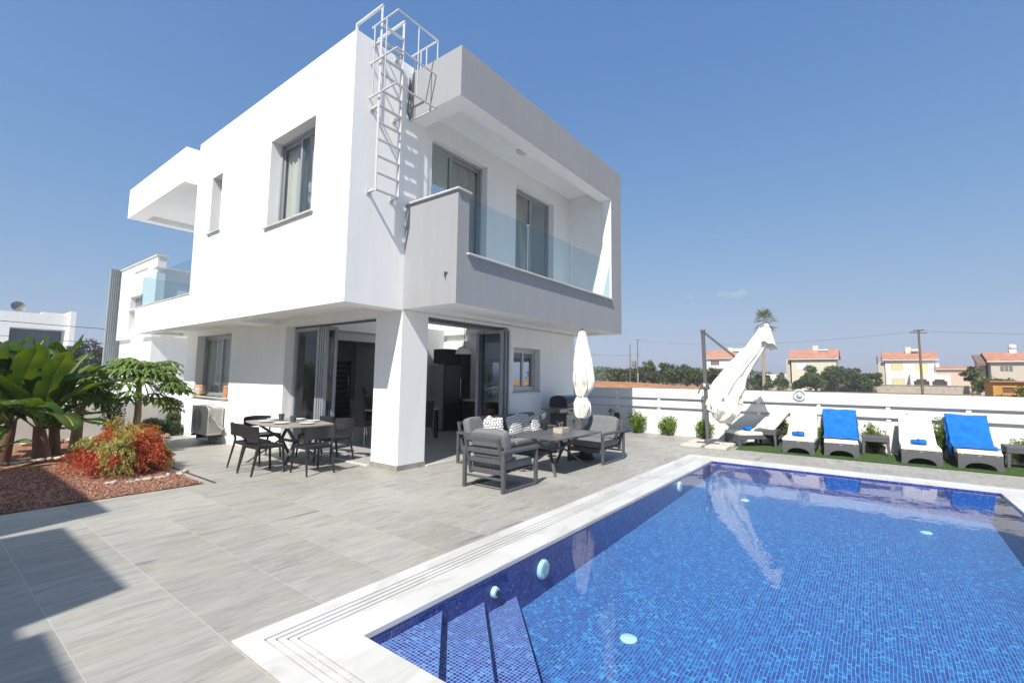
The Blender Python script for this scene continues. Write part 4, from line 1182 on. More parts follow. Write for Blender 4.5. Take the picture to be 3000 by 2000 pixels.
def flap(u, v):
    an = -0.2+2.7*u
    return (7.90+0.18*math.cos(an*1.3)-0.10, -4.60-0.10*math.sin(an)+0.04*(1-v)*0, 2.80-0.42*v+0.06*math.sin(u*6)*v)
def vent(u, v):
    an = 2*math.pi*u; k = 0.03+0.17*v**0.8; kk = k*(1+0.10*math.sin(an*5)*v)
    q = 0.42*v*(1.0+0.22*math.cos(an+0.6))
    return (7.93+kk*math.cos(an)*0.85, -4.60+kk*math.sin(an)*0.95-0.02*v, 2.91-0.10*v-q+0.02*math.sin(an*7)*v)
m.grid(vent, 36, 12, closed_u=True)
cb(m, "canopy_vent", UMBW, angle=75)
m = MB(); m.tube([(7.7,-3.62,1.14),(7.68,-3.66,1.12),(7.68,-3.70,1.16)], 0.012, 6); cb(m, "toggle", CHARMET)

# ---- gas grill by the wall
gr = empty("gas_grill", (5.75, -0.50, 0), 0, "black and steel gas grill against the shaded house wall", "grill")
STEEL = M_("brushed_steel", (0.30, 0.30, 0.31), 0.35, 0.1, metal=0.7, stretch=(1, 1, 12))
GRBLK = M_("grill_enamel", (0.02, 0.021, 0.026), 0.3, 0.15, coat=0.3)
m = MB(); n = 10
poly = [(-0.25,0.90),(-0.25,0.99)]+[(-0.25+0.5*(0.5-0.5*math.cos(math.pi*i/n)), 0.99+0.19*math.sin(math.pi*i/n)**0.55) for i in range(1, n)]+[(0.25,0.99),(0.25,0.90)]
m.prism(poly, -0.36, 0.36, axis='x'); m.build("lid", GRBLK, gr, bevel=0.01)
m = MB(); m.tube([(-0.25,-0.29,1.0),(0.25,-0.29,1.0)], 0.012, 8); m.box((-0.26,-0.29,0.99),(-0.24,-0.25,1.01)); m.box((0.24,-0.29,0.99),(0.26,-0.25,1.01)); m.build("lid_handle", STEEL, gr)
m = MB(); m.box((-0.38,-0.29,0.76),(0.38,0.26,0.90)); m.build("firebox", STEEL, gr, bevel=0.006)
for x in (-0.24,-0.08,0.08,0.24):
    m = MB(); m.tube([(x,-0.29,0.83),(x,-0.325,0.83)], 0.022, 12); m.build("knob", GRBLK, gr)
for s in (-1, 1):
    m = MB(); m.box((min(s*0.385,s*0.72),-0.27,0.85),(max(s*0.385,s*0.72),0.24,0.885)); m.box((min(s*0.385,s*0.72),-0.285,0.80),(max(s*0.385,s*0.72),-0.27,0.885)); m.build("side_shelf", STEEL, gr, bevel=0.004)
m = MB(); m.box((-0.36,-0.22,0.10),(0.36,0.24,0.755)); m.build("cabinet", M_("grill_cabinet", (0.11, 0.10, 0.095), 0.5, 0.1), gr, bevel=0.004)
for s in (-1, 1):
    m = MB(); m.box((min(s*0.005,s*0.35),-0.235,0.13),(max(s*0.005,s*0.35),-0.221,0.74)); m.box((s*0.03-0.008,-0.26,0.35),(s*0.03+0.008,-0.236,0.6)); m.build("door", STEEL, gr, bevel=0.003)
for x in (-0.3, 0.3):
    for y in (-0.17, 0.18):
        m = MB(); m.tube([(x-0.02,y,0.05),(x+0.02,y,0.05)], 0.05, 14); m.build("wheel", GRBLK, gr)
# tap with hose by the fence
m = MB(); m.tube([(9.33,0.05,0.30),(9.33,0.05,0.62),(9.22,0.05,0.62),(9.2,0.05,0.55)], 0.014, 8); m.tube([(9.30,0.05,0.64),(9.36,0.05,0.64)], 0.02, 8); m.tube([(9.2,-0.18,0.50),(9.2,-0.10,0.62),(9.2,0.05,0.56)], 0.012, 6)
m.lathe((9.24,-0.2,0.36), [(0.001,0),(0.07,0.01),(0.09,0.09),(0.07,0.19),(0.001,0.2)], 14)
tag(m.build("garden_tap", BLACKPL), "black garden tap and hose fitting in front of the shaded fence", "tap")

# ---- small things on the tables
CER = M_("white_ceramic", (0.70, 0.69, 0.66), 0.3, 0.04)
POT = M_("slate_pot", (0.075, 0.08, 0.105), 0.6, 0.15)
def plate(x, y, z, lb_):
    m = MB(); m.lathe((0,0,0), [(0.001,0.002),(0.07,0.0),(0.085,0.006),(0.13,0.018),(0.13,0.023),(0.08,0.011),(0.001,0.008)], 26); o = m.build("plate", CER, None, angle=50); o.location = (x, y, z)
    tag(o, lb_, "plate", "white plates on the dining table")
TZ = 0.741
for x, y, lb_ in ((0.02,2.32,"white plate in front of the two left chairs, nearer the garden wall"),(0.06,1.86,"white plate at the near left of the dining table"),(0.33,2.68,"white plate at the far left end of the dining table"),(0.62,2.36,"white plate on the door side at the far end"),(0.62,1.84,"white plate on the door side in front of the chair by the pillar"),(0.34,1.50,"white plate at the near end of the dining table")):
    plate(x, y, TZ, lb_)
def glass(x, y, z, lb_, stem=True, g_="wine glasses on the dining table"):
    m = MB()
    if stem: m.lathe((0,0,0), [(0.001,0),(0.033,0),(0.005,0.006),(0.004,0.08),(0.02,0.095),(0.034,0.13),(0.034,0.16),(0.028,0.195)], 14)
    else: m.lathe((0,0,0), [(0.001,0),(0.03,0),(0.036,0.10)], 14)
    m.f.pop(); m.m.pop()
    o = m.build("drinking_glass", CLEAR, None, angle=60); o.location = (x, y, z); tag(o, lb_, "glass", g_)
for x, y, lb_ in ((0.24,2.52,"wine glass left of the taller grey pot"),(0.30,2.62,"wine glass behind the taller grey pot"),(0.60,2.12,"wine glass between the two door side plates"),(0.70,2.20,"wine glass nearest the open doors"),(0.50,1.66,"wine glass by the near right plate")):
    glass(x, y, TZ, lb_)
def pot(x, y, z, r, h, lb_, mat=POT, name="pot", cat="pot", g_=None):
    m = MB(); m.lathe((0,0,0), [(0.001,0),(r*0.78,0),(r,h*0.8),(r*1.08,h*0.82),(r*1.08,h),(r*0.9,h),(r*0.85,h*0.7),(0.001,h*0.68)], 22); o = m.build(name, mat, None, angle=40); o.location = (x, y, z); tag(o, lb_, cat, g_)
pot(0.33, 2.42, TZ, 0.05, 0.125, "taller slate grey pot in the middle of the dining table", g_="grey pots on the dining table")
pot(0.33, 1.98, TZ, 0.055, 0.11, "shorter slate grey pot in the middle of the dining table", g_="grey pots on the dining table")
T2 = 0.626
bx = empty("wooden_box", (3.10, -2.02, T2), 0.05, "pale wooden box holding cutlery on the low charcoal table", "box")
WBX = M_("pale_wood", (0.50, 0.43, 0.33), 0.7, 0.1, scale=8, stretch=(1, 1, 6))
m = MB()
m.box((-0.13,-0.09,0),(0.13,0.09,0.012)); m.box((-0.13,-0.09,0.012),(-0.118,0.09,0.09)); m.box((0.118,-0.09,0.012),(0.13,0.09,0.09)); m.box((-0.118,-0.09,0.012),(0.118,-0.078,0.09)); m.box((-0.118,0.078,0.012),(0.118,0.09,0.09)); m.build("crate", WBX, bx, bevel=0.002)
for k in range(6):
    m = MB(); xx = -0.08+0.032*k; m.bar((xx,0.01*(k % 3-1),0.015),(xx+0.01,0.02*(k % 2),0.145+0.01*(k % 3)),0.006,0.003); m.lathe((xx+0.01,0.02*(k % 2),0.14+0.01*(k % 3)), [(0.001,0),(0.011,0.008),(0.009,0.025),(0.001,0.032)], 8); m.build("spoon", CHROME, bx)
pot(3.28, -1.55, T2, 0.045, 0.10, "black cup on the low charcoal table in front of the patterned cushions", BLACKPL, "cup", "cup")
pot(3.62, -1.62, T2, 0.04, 0.14, "dark glass jar standing near the black serving pot", BLACKPL, "jar", "jar")
for x, y, lb_ in ((2.86,-1.62,"wine glass at the left of the low table nearest the sofa"),(2.72,-1.88,"wine glass at the near left of the low table"),(2.82,-1.98,"wine glass just left of the wooden box"),(3.50,-1.98,"wine glass right of the wooden box"),(3.60,-2.05,"wine glass at the right end of the low table")):
    glass(x, y, T2, lb_, g_="wine glasses on the low table")
# serving stand with a plate
ss = empty("serving_stand", (3.52, -1.35, T2), 0.3, "black serving stand with a tilted lid on the far side of the low table", "serving stand")
m = MB(); m.lathe((0,0,0), [(0.001,0),(0.07,0),(0.075,0.02),(0.06,0.03),(0.055,0.09),(0.11,0.10),(0.11,0.115),(0.001,0.11)], 20); m.build("stand", BLACKPL, ss)
m = MB(); m.bar((-0.12,0.02,0.19),(0.14,0.0,0.24),0.02,0.085); m.build("lid", M_("lid_grey_blue", (0.28, 0.33, 0.38), 0.3), ss, bevel=0.006)
m = MB(); m.bar((-0.12,0.02,0.10),(-0.12,0.02,0.25),0.03,0.03); m.build("post", BLACKPL, ss)

# flower pots on the window sill
TERRA = M_("terracotta", (0.52, 0.24, 0.13), 0.85, 0.15, scale=12)
YEL = M_("yellow_saucer", (0.60, 0.42, 0.06), 0.7, 0.1)
for x, y, rr_, h, lb_, mt in ((1.19,8.95,0.14,0.24,"wide pale pot with a terracotta plant on the left of the window sill", M_("cream_pot", (0.62, 0.50, 0.42), 0.8, 0.1, 9)),(1.19,7.12,0.10,0.25,"tall terracotta pot at the right end of the window sill", TERRA)):
    r = empty("flower_pot", (x, y, 0.98), 0, lb_, "flower pot", "flower pots on the window sill")
    m = MB(); m.lathe((0,0,0.03), [(0.001,0),(rr_*0.8,0),(rr_,h*0.5),(rr_*0.9,h-0.04),(rr_*0.98,h-0.03),(rr_*0.98,h),(rr_*0.8,h),(0.001,h-0.02)], 20); m.build("pot_body", mt, r)
    m = MB(); m.lathe((0,0,0), [(0.001,0),(rr_*0.95,0),(rr_*1.1,0.045),(0.001,0.03)], 20); m.build("saucer", YEL, r)
    m = MB()
    for k in range(60):
        a = k*2.4; q = rr_*0.9*random.random(); m.add([Vector((q*math.cos(a),q*math.sin(a),h+0.02)),Vector((q*math.cos(a)+0.03,q*math.sin(a),h+0.05)),Vector((q*math.cos(a),q*math.sin(a)+0.03,h+0.06))], [(0,1,2)])
    m.build("plant", TERRA, r, smooth=False)

# ---- outdoor air conditioner under the window
ac = empty("air_conditioner", (0.93, 7.55, -0.1), 0, "outdoor air conditioner unit on the white wall below the window", "air conditioner")
ACW = M_("ac_housing", (0.60, 0.60, 0.56), 0.5, 0.04)
m = MB(); m.box((-0.20,-0.55,0.14),(0.16,0.50,0.86)); m.build("housing", ACW, ac, bevel=0.012)
m = MB()
for k in range(10):
    r0 = 0.03+0.03*k
    for q in range(28):
        a0, a1 = 2*math.pi*q/28, 2*math.pi*(q+1)/28
        m.bar((-0.206,0.12+r0*math.cos(a0),0.50+r0*math.sin(a0)),(-0.206,0.12+r0*math.cos(a1),0.50+r0*math.sin(a1)),0.006,0.006)
m.build("fan_grille", M_("grille_grey", (0.35, 0.35, 0.34), 0.5), ac)
m = MB()
for k in range(22): m.box((-0.15+0*k,-0.556,0.20+0.028*k),(0.12,-0.551,0.212+0.028*k))
m.build("side_louvre", M_("louvre_grey", (0.34, 0.35, 0.34), 0.5), ac)
m = MB(); m.box((-0.14,-0.60,0.48),(-0.04,-0.556,0.62)); m.tube([(-0.09,-0.6,0.56),(-0.07,-0.68,0.5),(0.02,-0.68,0.36),(0.15,-0.62,0.28)], 0.025, 8); m.build("pipe_cover", ACW, ac, bevel=0.01)
for y in (-0.42, 0.38):
    m = MB(); m.box((-0.22,y-0.03,0.08),(0.19,y+0.03,0.135)); m.box((-0.10,y-0.03,0.0),(0.10,y+0.03,0.079)); m.build("foot", BLACKPL, ac, bevel=0.004)

# ================================================================ INSIDE THE HOUSE
def simple(name, label, cat, parts, loc=(0,0,0), group=None):
    r = empty(name, loc, 0, label, cat, group)
    for pn, mb, mt, bv in parts: mb.build(pn, mt, r, bevel=bv)
    return r
FR = M_("fridge_steel", (0.26, 0.265, 0.285), 0.35, 0.08, metal=0.2); DK = M_("dark_cabinet", (0.035, 0.035, 0.04), 0.3, 0.1)
simple("fridge", "tall dark steel fridge inside the open kitchen", "fridge", [("body", MB().box((5.52,3.56,0.04),(6.20,4.15,1.95)), FR, 0.01), ("freezer_door", MB().box((5.52,3.50,0.06),(6.20,3.555,0.84)), DK, 0.01), ("fridge_door", MB().box((5.52,3.50,0.86),(6.20,3.555,1.95)), DK, 0.01), ("handle", MB().box((6.14,3.46,0.95),(6.165,3.495,1.55)), CHROME, 0.004)])
simple("kitchen_cabinet", "tall black kitchen cabinet behind and above the fridge", "cabinet", [("housing", MB().box((6.41,3.62,0.93),(6.74,4.75,2.42)), DK, 0.006), ("side_panel", MB().box((6.21,3.58,0.02),(6.40,4.155,2.42)), DK, 0.006), ("cabinet_door", MB().box((5.66,3.62,1.97),(6.205,4.15,2.42)), DK, 0.006)])
simple("kitchen_counter", "dark kitchen counter with white worktop below the added side window", "counter", [("base", MB().box((6.12,0.9,0.02),(6.74,3.3,0.88)), DK, 0.006), ("worktop", MB().box((6.08,0.88,0.881),(6.74,3.32,0.92)), MARBLE, 0.004)])
dd = empty("front_door", (6.05, 9.86, 0), 0, "dark entrance door with thin horizontal metal lines at the back of the hall", "door")
m = MB(); m.box((-0.50,-0.05,0.02),(0.50,0.0,2.15)); m.build("door_panel", DARKDOOR, dd, bevel=0.004)
m = MB()
for k in range(10): m.box((-0.46,-0.058,0.24+0.19*k),(0.46,-0.051,0.252+0.19*k))
m.build("inlay", CHROME, dd)
m = MB(); m.tube([(0.36,-0.12,0.8),(0.36,-0.12,1.6)], 0.014, 8); m.bar((0.36,-0.12,0.85),(0.36,-0.05,0.85),0.015); m.bar((0.36,-0.12,1.55),(0.36,-0.05,1.55),0.015); m.build("handle", CHROME, dd)
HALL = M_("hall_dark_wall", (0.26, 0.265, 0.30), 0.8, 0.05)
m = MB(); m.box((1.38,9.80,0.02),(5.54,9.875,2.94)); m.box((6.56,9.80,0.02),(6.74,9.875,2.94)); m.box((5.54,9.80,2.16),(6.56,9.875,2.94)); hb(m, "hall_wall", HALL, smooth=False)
def dining_chair(x, y, rz, lb_):
    r = empty("dining_chair", (x, y, 0.02), rz, lb_, "chair", "leather chairs at the indoor table")
    m = MB(); m.box((-0.22,-0.22,0.42),(0.22,0.22,0.50)); m.build("seat", LEATHER, r, bevel=0.02)
    m = MB(); m.bar((-0.21,0,0.40),(-0.30,0,1.02),0.43,0.05,up=(1,0,0)); m.build("backrest", LEATHER, r, bevel=0.015)
    for sx in (-1, 1):
        for sy in (-1, 1): m = MB(); m.bar((sx*0.19,sy*0.19,0.42),(sx*0.22,sy*0.21,0.0),0.03,0.03,w1=0.02,h1=0.02); m.build("leg", CHROME, r)
dining_chair(2.62, 3.05, 0.1, "dark leather chair with chrome legs seen past the white pillar through the left opening")
dining_chair(3.30, 2.02, 1.5, "dark leather chair just right of the white pillar in the front opening")
dining_chair(3.6, 3.95, -1.5, "dark leather chair on the far side of the indoor dining table")
simple("indoor_table", "dark indoor dining table with a glossy pale top", "table", [("tabletop", MB().box((2.85,2.55,0.74),(4.45,3.5,0.775)), M_("pale_gloss_top", (0.6, 0.6, 0.6), 0.1), 0.004)]+[("leg", MB().box((x,y,0.02),(x+0.08,y+0.08,0.739)), DK, 0.003) for x in (2.86, 4.36) for y in (2.56, 3.41)])
pl = empty("pendant_lamp", (3.72, 1.0, 2.12), 0, "white dome pendant lamp hanging inside the front opening", "lamp")
m = MB(); m.lathe((0,0,0), [(0.20,0.0),(0.185,0.07),(0.13,0.14),(0.05,0.175),(0.02,0.18)], 24); m.build("shade", M_("lamp_white", (0.75, 0.75, 0.75), 0.4), pl)
m = MB(); m.tube([(0,0,0.18),(0,0,0.83)], 0.005, 6); m.build("cord", BLACKPL, pl)
m = MB(); m.lathe((5.2,7.9,2.86), [(0.001,0),(0.15,0.0),(0.17,0.05),(0.17,0.09),(0.001,0.09)], 20); hb(m, "hall_lamp", M_("hall_lamp_shade", (0.6, 0.6, 0.58), 0.5))
sr = empty("stair_railing", (6.6, 8.0, 0), 0, "glass stair railing with dark handrail in the hall", "railing")
m = MB(); m.bar((-1.0,-0.6,1.0),(0.1,1.2,1.15),0.05,0.05); m.build("handrail", DK, sr)
m = MB(); m.add([(-1.0,-0.6,0.1),(0.1,1.2,0.1),(0.1,1.2,1.1),(-1.0,-0.6,0.96)], [(0,1,2,3)]); m.build("glass_panel", glassmat("green_glass", (0.55, 0.75, 0.72)), sr)
# ================================================================ PLANTS
BANL = bananamat("banana_leaf")
BANS = M_("banana_stem", (0.13, 0.065, 0.04), 0.7, 0.35, scale=6, bump=0.4, bscale=14, stretch=(3, 3, .6))
MIDR = M_("leaf_midrib", (0.20, 0.26, 0.08), 0.5, 0.1)
def banana(x, y, h, r0, leaves, label, seed):
    rnd = random.Random(seed)
    r = empty("banana_plant", (x, y, zt(x, y)), 0, label, "plant", "banana plants in the planting bed")
    lean = Vector((rnd.uniform(-.12,.12), rnd.uniform(-.12,.12), 0))
    m = MB(); pts = [Vector((0,0,-0.03))+lean*0, lean*0.3+Vector((0,0,h*0.33)), lean*0.7+Vector((0,0,h*0.7)), lean+Vector((0,0,h))]
    m.tube(pts, [r0*0.95,r0*0.8,r0*0.66,r0*0.5], 12); m.build("trunk", BANS, r)
    top = pts[-1]
    for (az, elev, L, W, droop) in leaves:
        az = rad(az); d = Vector((math.cos(az), math.sin(az), 0)); up0 = rad(elev)
        n = 24; P = []; p = top.copy()-Vector((0,0,0.08)); a = up0
        for i in range(n+1):
            P.append(p.copy()); st_ = L/n
            p = p+(d*math.cos(a)+Vector((0,0,1))*math.sin(a))*st_; a -= rad(droop)/n*(0.4+1.2*i/n)
        side = d.cross(Vector((0,0,1))).normalized()
        m = MB(); vs = []; fs = []; ks = 4; uvs = []
        tears = {rnd.randrange(3, n-2) for _ in range(5)}
        tw = rnd.uniform(-0.5, 0.5)
        for sgn in (-1, 1):
            base = len(vs)
            for i in range(n+1):
                t = i/n; t2 = max(0, (t-0.16)/0.84)
                wd = W*0.5*(min(1, (t2/0.30)**0.6)*min(1, max(0.0, (1-t2)/0.22)**0.55)*(1-0.15*abs(t2-0.45)) if t2 > 0 else 0.0)
                if i == n: wd = 0.0
                tan = (P[min(i+1,n)]-P[max(i-1,0)]).normalized(); nrm = side.cross(tan).normalized()
                for k in range(ks+1):
                    u = k/ks; fold = 0.32*u+0.10*math.sin(t*13+sgn+az*3)*u-0.35*u*u*t
                    fold += tw*u*sgn*0.4
                    sh_ = 0.05*math.sin(i*2.9+seed)*u if i in tears else 0
                    vs.append(P[i]+side*sgn*wd*u*(1-0.12*abs(fold))+nrm*wd*fold+tan*(0.10*wd*u+sh_)); uvs.append((sgn*wd*u+seed, i/n*L+az))
            for i in range(n):
                if sgn*i in {sgn*q for q in tears} and rnd.random() < .5: pass
                for k in range(ks):
                    if i in tears and k >= (1 if (i+int(az*7)) % 3 else 3) and ((i*7+int(sgn)) % 2): continue
                    a_ = base+i*(ks+1)+k; fs.append((a_, a_+1, a_+ks+2, a_+ks+1))
        m.add(vs, fs); m.uvs = uvs; m.build("leaf", BANL, r, angle=50)
        m = MB(); m.tube([P[i]-Vector((0,0,0.006)) for i in range(0, n, 2)], [0.02-0.0018*i for i in range(0, n, 2)], 6); m.build("midrib", MIDR, r)
    return r
def fan(seed, n, e0, e1, L0, L1, W, d0, d1, extra=()):
    r_ = random.Random(seed); o = list(extra)
    for i in range(n):
        t = i/(n-1); o.append((i*137.5+r_.uniform(-20, 20), e0+(e1-e0)*t, L0+(L1-L0)*t*r_.uniform(.85, 1.1), W*r_.uniform(.85, 1.1), d0+(d1-d0)*t))
    return o
banana(-2.22, 6.45, 0.72, 0.16, fan(1, 12, 84, 38, 1.9, 1.35, 0.50, 25, 120, [(-20,30,1.35,0.42,50),(-38,22,1.15,0.36,45),(-60,15,0.62,0.26,30),(75,86,1.7,0.5,25)]), "banana plant with the thick reddish trunk nearest the flowering bush", 1)
banana(-2.75, 6.75, 0.85, 0.15, fan(2, 12, 86, 40, 1.85, 1.4, 0.5, 25, 125, [(100,84,1.75,0.5,30)]), "banana plant at the left edge of the picture with a dark trunk", 2)
banana(-1.85, 7.9, 1.0, 0.12, fan(3, 12, 86, 45, 1.8, 1.3, 0.44, 20, 110, [(-10,60,1.7,0.40,60)]), "tallest banana plant standing behind the other two", 3)
banana(-3.0, 7.6, 1.0, 0.13, fan(4, 11, 82, 42, 1.75, 1.3, 0.5, 30, 115), "banana plant at the back near the garden wall, cut by the left edge", 5)
banana(-2.95, 6.05, 0.30, 0.05, [(60,70,0.75,0.26,60),(-20,50,0.7,0.24,70),(140,50,0.7,0.24,80),(-80,40,0.6,0.22,70),(-40,75,0.6,0.2,30)], "small young banana shoot at the left edge in front of the big plants", 4)

PAPL = leafmat("papaya_leaf", (0.085, 0.155, 0.03), (0.21, 0.29, 0.075), 0.5, 4.0, 0.3)
PAPT = M_("papaya_trunk", (0.33, 0.23, 0.14), 0.85, 0.3, scale=9, bump=0.6, bscale=20)
def papaya(x, y, z, h, n, L, label, seed, fork=False, sx=1.0):
    rnd = random.Random(seed)
    r = empty("papaya_tree", (x, y, z), 0, label, "tree", "papaya trees in front of the garden wall")
    m = MB()
    if fork:
        m.tube([(0,0,-0.05),(0.02,0,h*.6),(0.03,0,h*.72)], [0.12,0.09,0.085], 12)
        m.tube([(0.0,0,h*.68),(-0.09,0,h*.9),(-0.12,0,h*1.15)], [0.06,0.045,0.035], 8); m.tube([(0.04,0,h*.68),(0.12,0,h*.9),(0.15,0,h*1.15)], [0.06,0.045,0.035], 8)
    else: m.tube([(0,0,-0.05),(0.02,0.0,h*.5),(-0.01,0,h)], [0.10,0.07,0.055], 12)
    m.build("trunk", PAPT, r)
    lm = MB(); sm = MB(); top = Vector((0,0,h))
    for i in range(n):
        az = i*2.39996+rnd.uniform(-.2,.2); el = rad(rnd.uniform(-48, 72)); ll = L*rnd.uniform(0.7, 1.08)*(1-0.25*math.sin(el))
        d = Vector((math.cos(az)*sx, math.sin(az), 0))
        c = top+Vector((0,0,rnd.uniform(-.15,.1)))+d*ll*math.cos(el)+Vector((0,0,ll*math.sin(el)*0.75))
        mid = (top+c)/2+Vector((0,0,0.09)); sm.tube([top+Vector((0,0,-.05)), mid, c], [0.014,0.010,0.007], 5)
        nl = 9; R0 = rnd.uniform(0.30, 0.40)
        side = d.cross(Vector((0,0,1))).normalized()
        for k in range(nl):
            b = (k/(nl-1)-0.5)*4.6; dr = (d.normalized()*math.cos(b)+side*math.sin(b))
            R1 = R0*(1-0.22*abs(b)/2.3)
            drp = Vector((0,0,-1))*R1
            pr = Vector((0,0,1)).cross(dr).normalized()
            spine = [c, c+dr*R1*0.5+drp*0.12, c+dr*R1*0.85+drp*0.38, c+dr*R1*1.0+drp*0.62]
            wds = [0.008, 0.035, 0.03, 0.004]
            vs = []
            for p_, w_ in zip(spine, wds): vs += [p_-pr*w_+Vector((0,0,-.25*w_)), p_, p_+pr*w_+Vector((0,0,-.25*w_))]
            lm.add(vs, [(0,1,4,3),(1,2,5,4),(3,4,7,6),(4,5,8,7),(6,7,10,9),(7,8,11,10)])
            for q in (0.38, 0.62, 0.82):    # side lobes
                o_ = c+dr*R1*q+drp*(0.10+0.35*q*q)
                for sg in (-1, 1):
                    e_ = o_+(dr*0.55+pr*sg).normalized()*R1*0.30*(1.1-q*.5)+drp*0.09
                    lm.add([o_-dr*0.022, o_+dr*0.028, e_], [(0,1,2)])
    sm.build("stalks", MIDR, r); lm.build("crown", PAPL, r, smooth=False)
    return r
papaya(-0.56, 7.55, -0.17, 1.66, 74, 0.86, "papaya tree with a slender trunk behind the red and yellow bush", 5)
papaya(-1.45, 8.35, -0.19, 1.25, 30, 0.62, "papaya tree with a forked pale trunk left of the slender one", 6, True)

# dark purple shrub and rosemary-like bush
def twig_shrub(name, x, y, z, h, w, n, cols, label, seed, cat="shrub", leaf=0.04, group=None, upright=0.8, trunkr=0.012, parts=True, cname="foliage"):
    rnd = random.Random(seed)
    r = empty(name, (x, y, z), 0, label, cat, group)
    fm_ = MB(); sm = MB()
    ns = max(4, int(n/38))
    for i in range(ns):
        az = rnd.random()*6.3; sp_ = w*rnd.random()**0.6
        tip = Vector((sp_*math.cos(az), sp_*math.sin(az), h*rnd.uniform(0.6, 1.05)*(1-0.35*(sp_/max(w, .01))**2)))
        mid = Vector((tip.x*(1-upright)*0.9+tip.x*0.15, tip.y*(1-upright)*0.9+tip.y*0.15, tip.z*0.55))
        P = [Vector((rnd.uniform(-.03,.03), rnd.uniform(-.03,.03), 0)), mid, tip]
        sm.tube(P, [trunkr, trunkr*.7, trunkr*.3], 5)
        for k in range(int(n/ns)):
            t = 0.18+0.82*rnd.random()**0.8
            p_ = (P[0]*(1-t)**2+P[1]*2*t*(1-t)+P[2]*t*t) if True else P[2]
            q = Vector((rnd.gauss(0,1), rnd.gauss(0,1), rnd.gauss(0,.8)))*leaf*1.1
            c = p_+q; a = Vector((rnd.gauss(0,1), rnd.gauss(0,1), rnd.gauss(0.3,1))).normalized()*leaf*rnd.uniform(.6,1.3); b = a.cross(Vector((rnd.random(),rnd.random(),rnd.random()))).normalized()*leaf*0.36
            fm_.add([c-a, c+b, c+a, c-b], [(0,1,2,3)], rnd.randrange(len(cols)))
    sm.build("stem", TRUNK, r); fm_.build(cname, cols, r, smooth=False)
    return r
PUR = [leafmat("purple_leaf", (0.03, 0.012, 0.02), (0.06, 0.02, 0.035), 0.5, 3), leafmat("purple_leaf_b", (0.05, 0.02, 0.03), (0.05, 0.04, 0.03), 0.5, 3)]
twig_shrub("purple_shrub", -0.78, 8.6, -0.19, 1.45, 0.26, 900, PUR, "thin upright shrub with dark purple leaves beside the papaya trunk", 11, leaf=0.035)
GRY = [leafmat("greygreen_leaf", (0.04, 0.065, 0.04), (0.08, 0.11, 0.07), 0.7, 3), leafmat("greygreen_b", (0.06, 0.085, 0.05), (0.10, 0.13, 0.08), 0.7, 3)]
def dome_bush(name, x, y, z, rx, ry, h, n, cols, label, seed, leaf, cat="bush", group=None, flat=0.7, stem=0.03, clumps=None, pick=None, th=0.36):
    rnd = random.Random(seed)
    r = empty(name, (x, y, z), 0, label, cat, group)
    m = MB()
    cl_ = clumps or max(6, int(rx*ry*26))
    cs = []
    for i in range(cl_):
        az = rnd.random()*6.283; q = math.sqrt(rnd.random()); ph = rnd.random()
        cs.append((q*math.cos(az)*0.78*rx, q*math.sin(az)*0.78*ry, h*(0.22+0.60*math.sqrt(max(0, 1-q*q))*rnd.uniform(.55,1)), rnd.uniform(.24,.42), rnd.random()))
    for i in range(n):
        c = cs[rnd.randrange(len(cs))]
        v = Vector((rnd.gauss(0,1), rnd.gauss(0,1), rnd.gauss(0,1))).normalized()
        q = rnd.uniform(0.55, 1.05)
        p_ = Vector((c[0]+v.x*c[3]*rx*q, c[1]+v.y*c[3]*ry*q, c[2]+v.z*c[3]*h*0.75*q))
        if p_.z < 0.01: p_.z = 0.02+0.1*h*rnd.random()
        s_ = leaf*rnd.uniform(.6,1.4)
        a = (v+Vector((rnd.gauss(0,.7), rnd.gauss(0,.7), rnd.gauss(0,.7)))).normalized(); b = a.cross(Vector((rnd.random(),rnd.random(),rnd.random()))).normalized()
        a2 = a*s_; b2 = b*s_*th
        mi = pick(p_, c[4], rnd) if pick else (int(c[4]*len(cols)) if rnd.random() < .7 else rnd.randrange(len(cols)))
        m.add([p_-a2, p_+b2, p_+a2, p_-b2], [(0,1,2,3)], min(mi, len(cols)-1))
    m.build("foliage", cols, r, smooth=False)
    m = MB()
    for i in range(5): m.tube([(0,0,-0.02),(cs[i][0]*.5,cs[i][1]*.5,cs[i][2]*.5),(cs[i][0],cs[i][1],cs[i][2])], [stem, stem*.6, stem*.3], 5)
    m.build("stem", TRUNK, r)
    return r
dome_bush("low_bush", 0.35, 9.75, -0.2, 0.75, 0.4, 0.55, 3600, GRY, "low grey green bush at the foot of the garden wall", 12, 0.045)
dome_bush("low_bush", 0.95, 10.15, -0.2, 0.25, 0.2, 0.85, 700, [leafmat("mid_leaf", (0.06, 0.11, 0.03), (0.13, 0.19, 0.05), 0.5, 3)], "small green shrub tucked behind the corner of the villa", 13, 0.045)
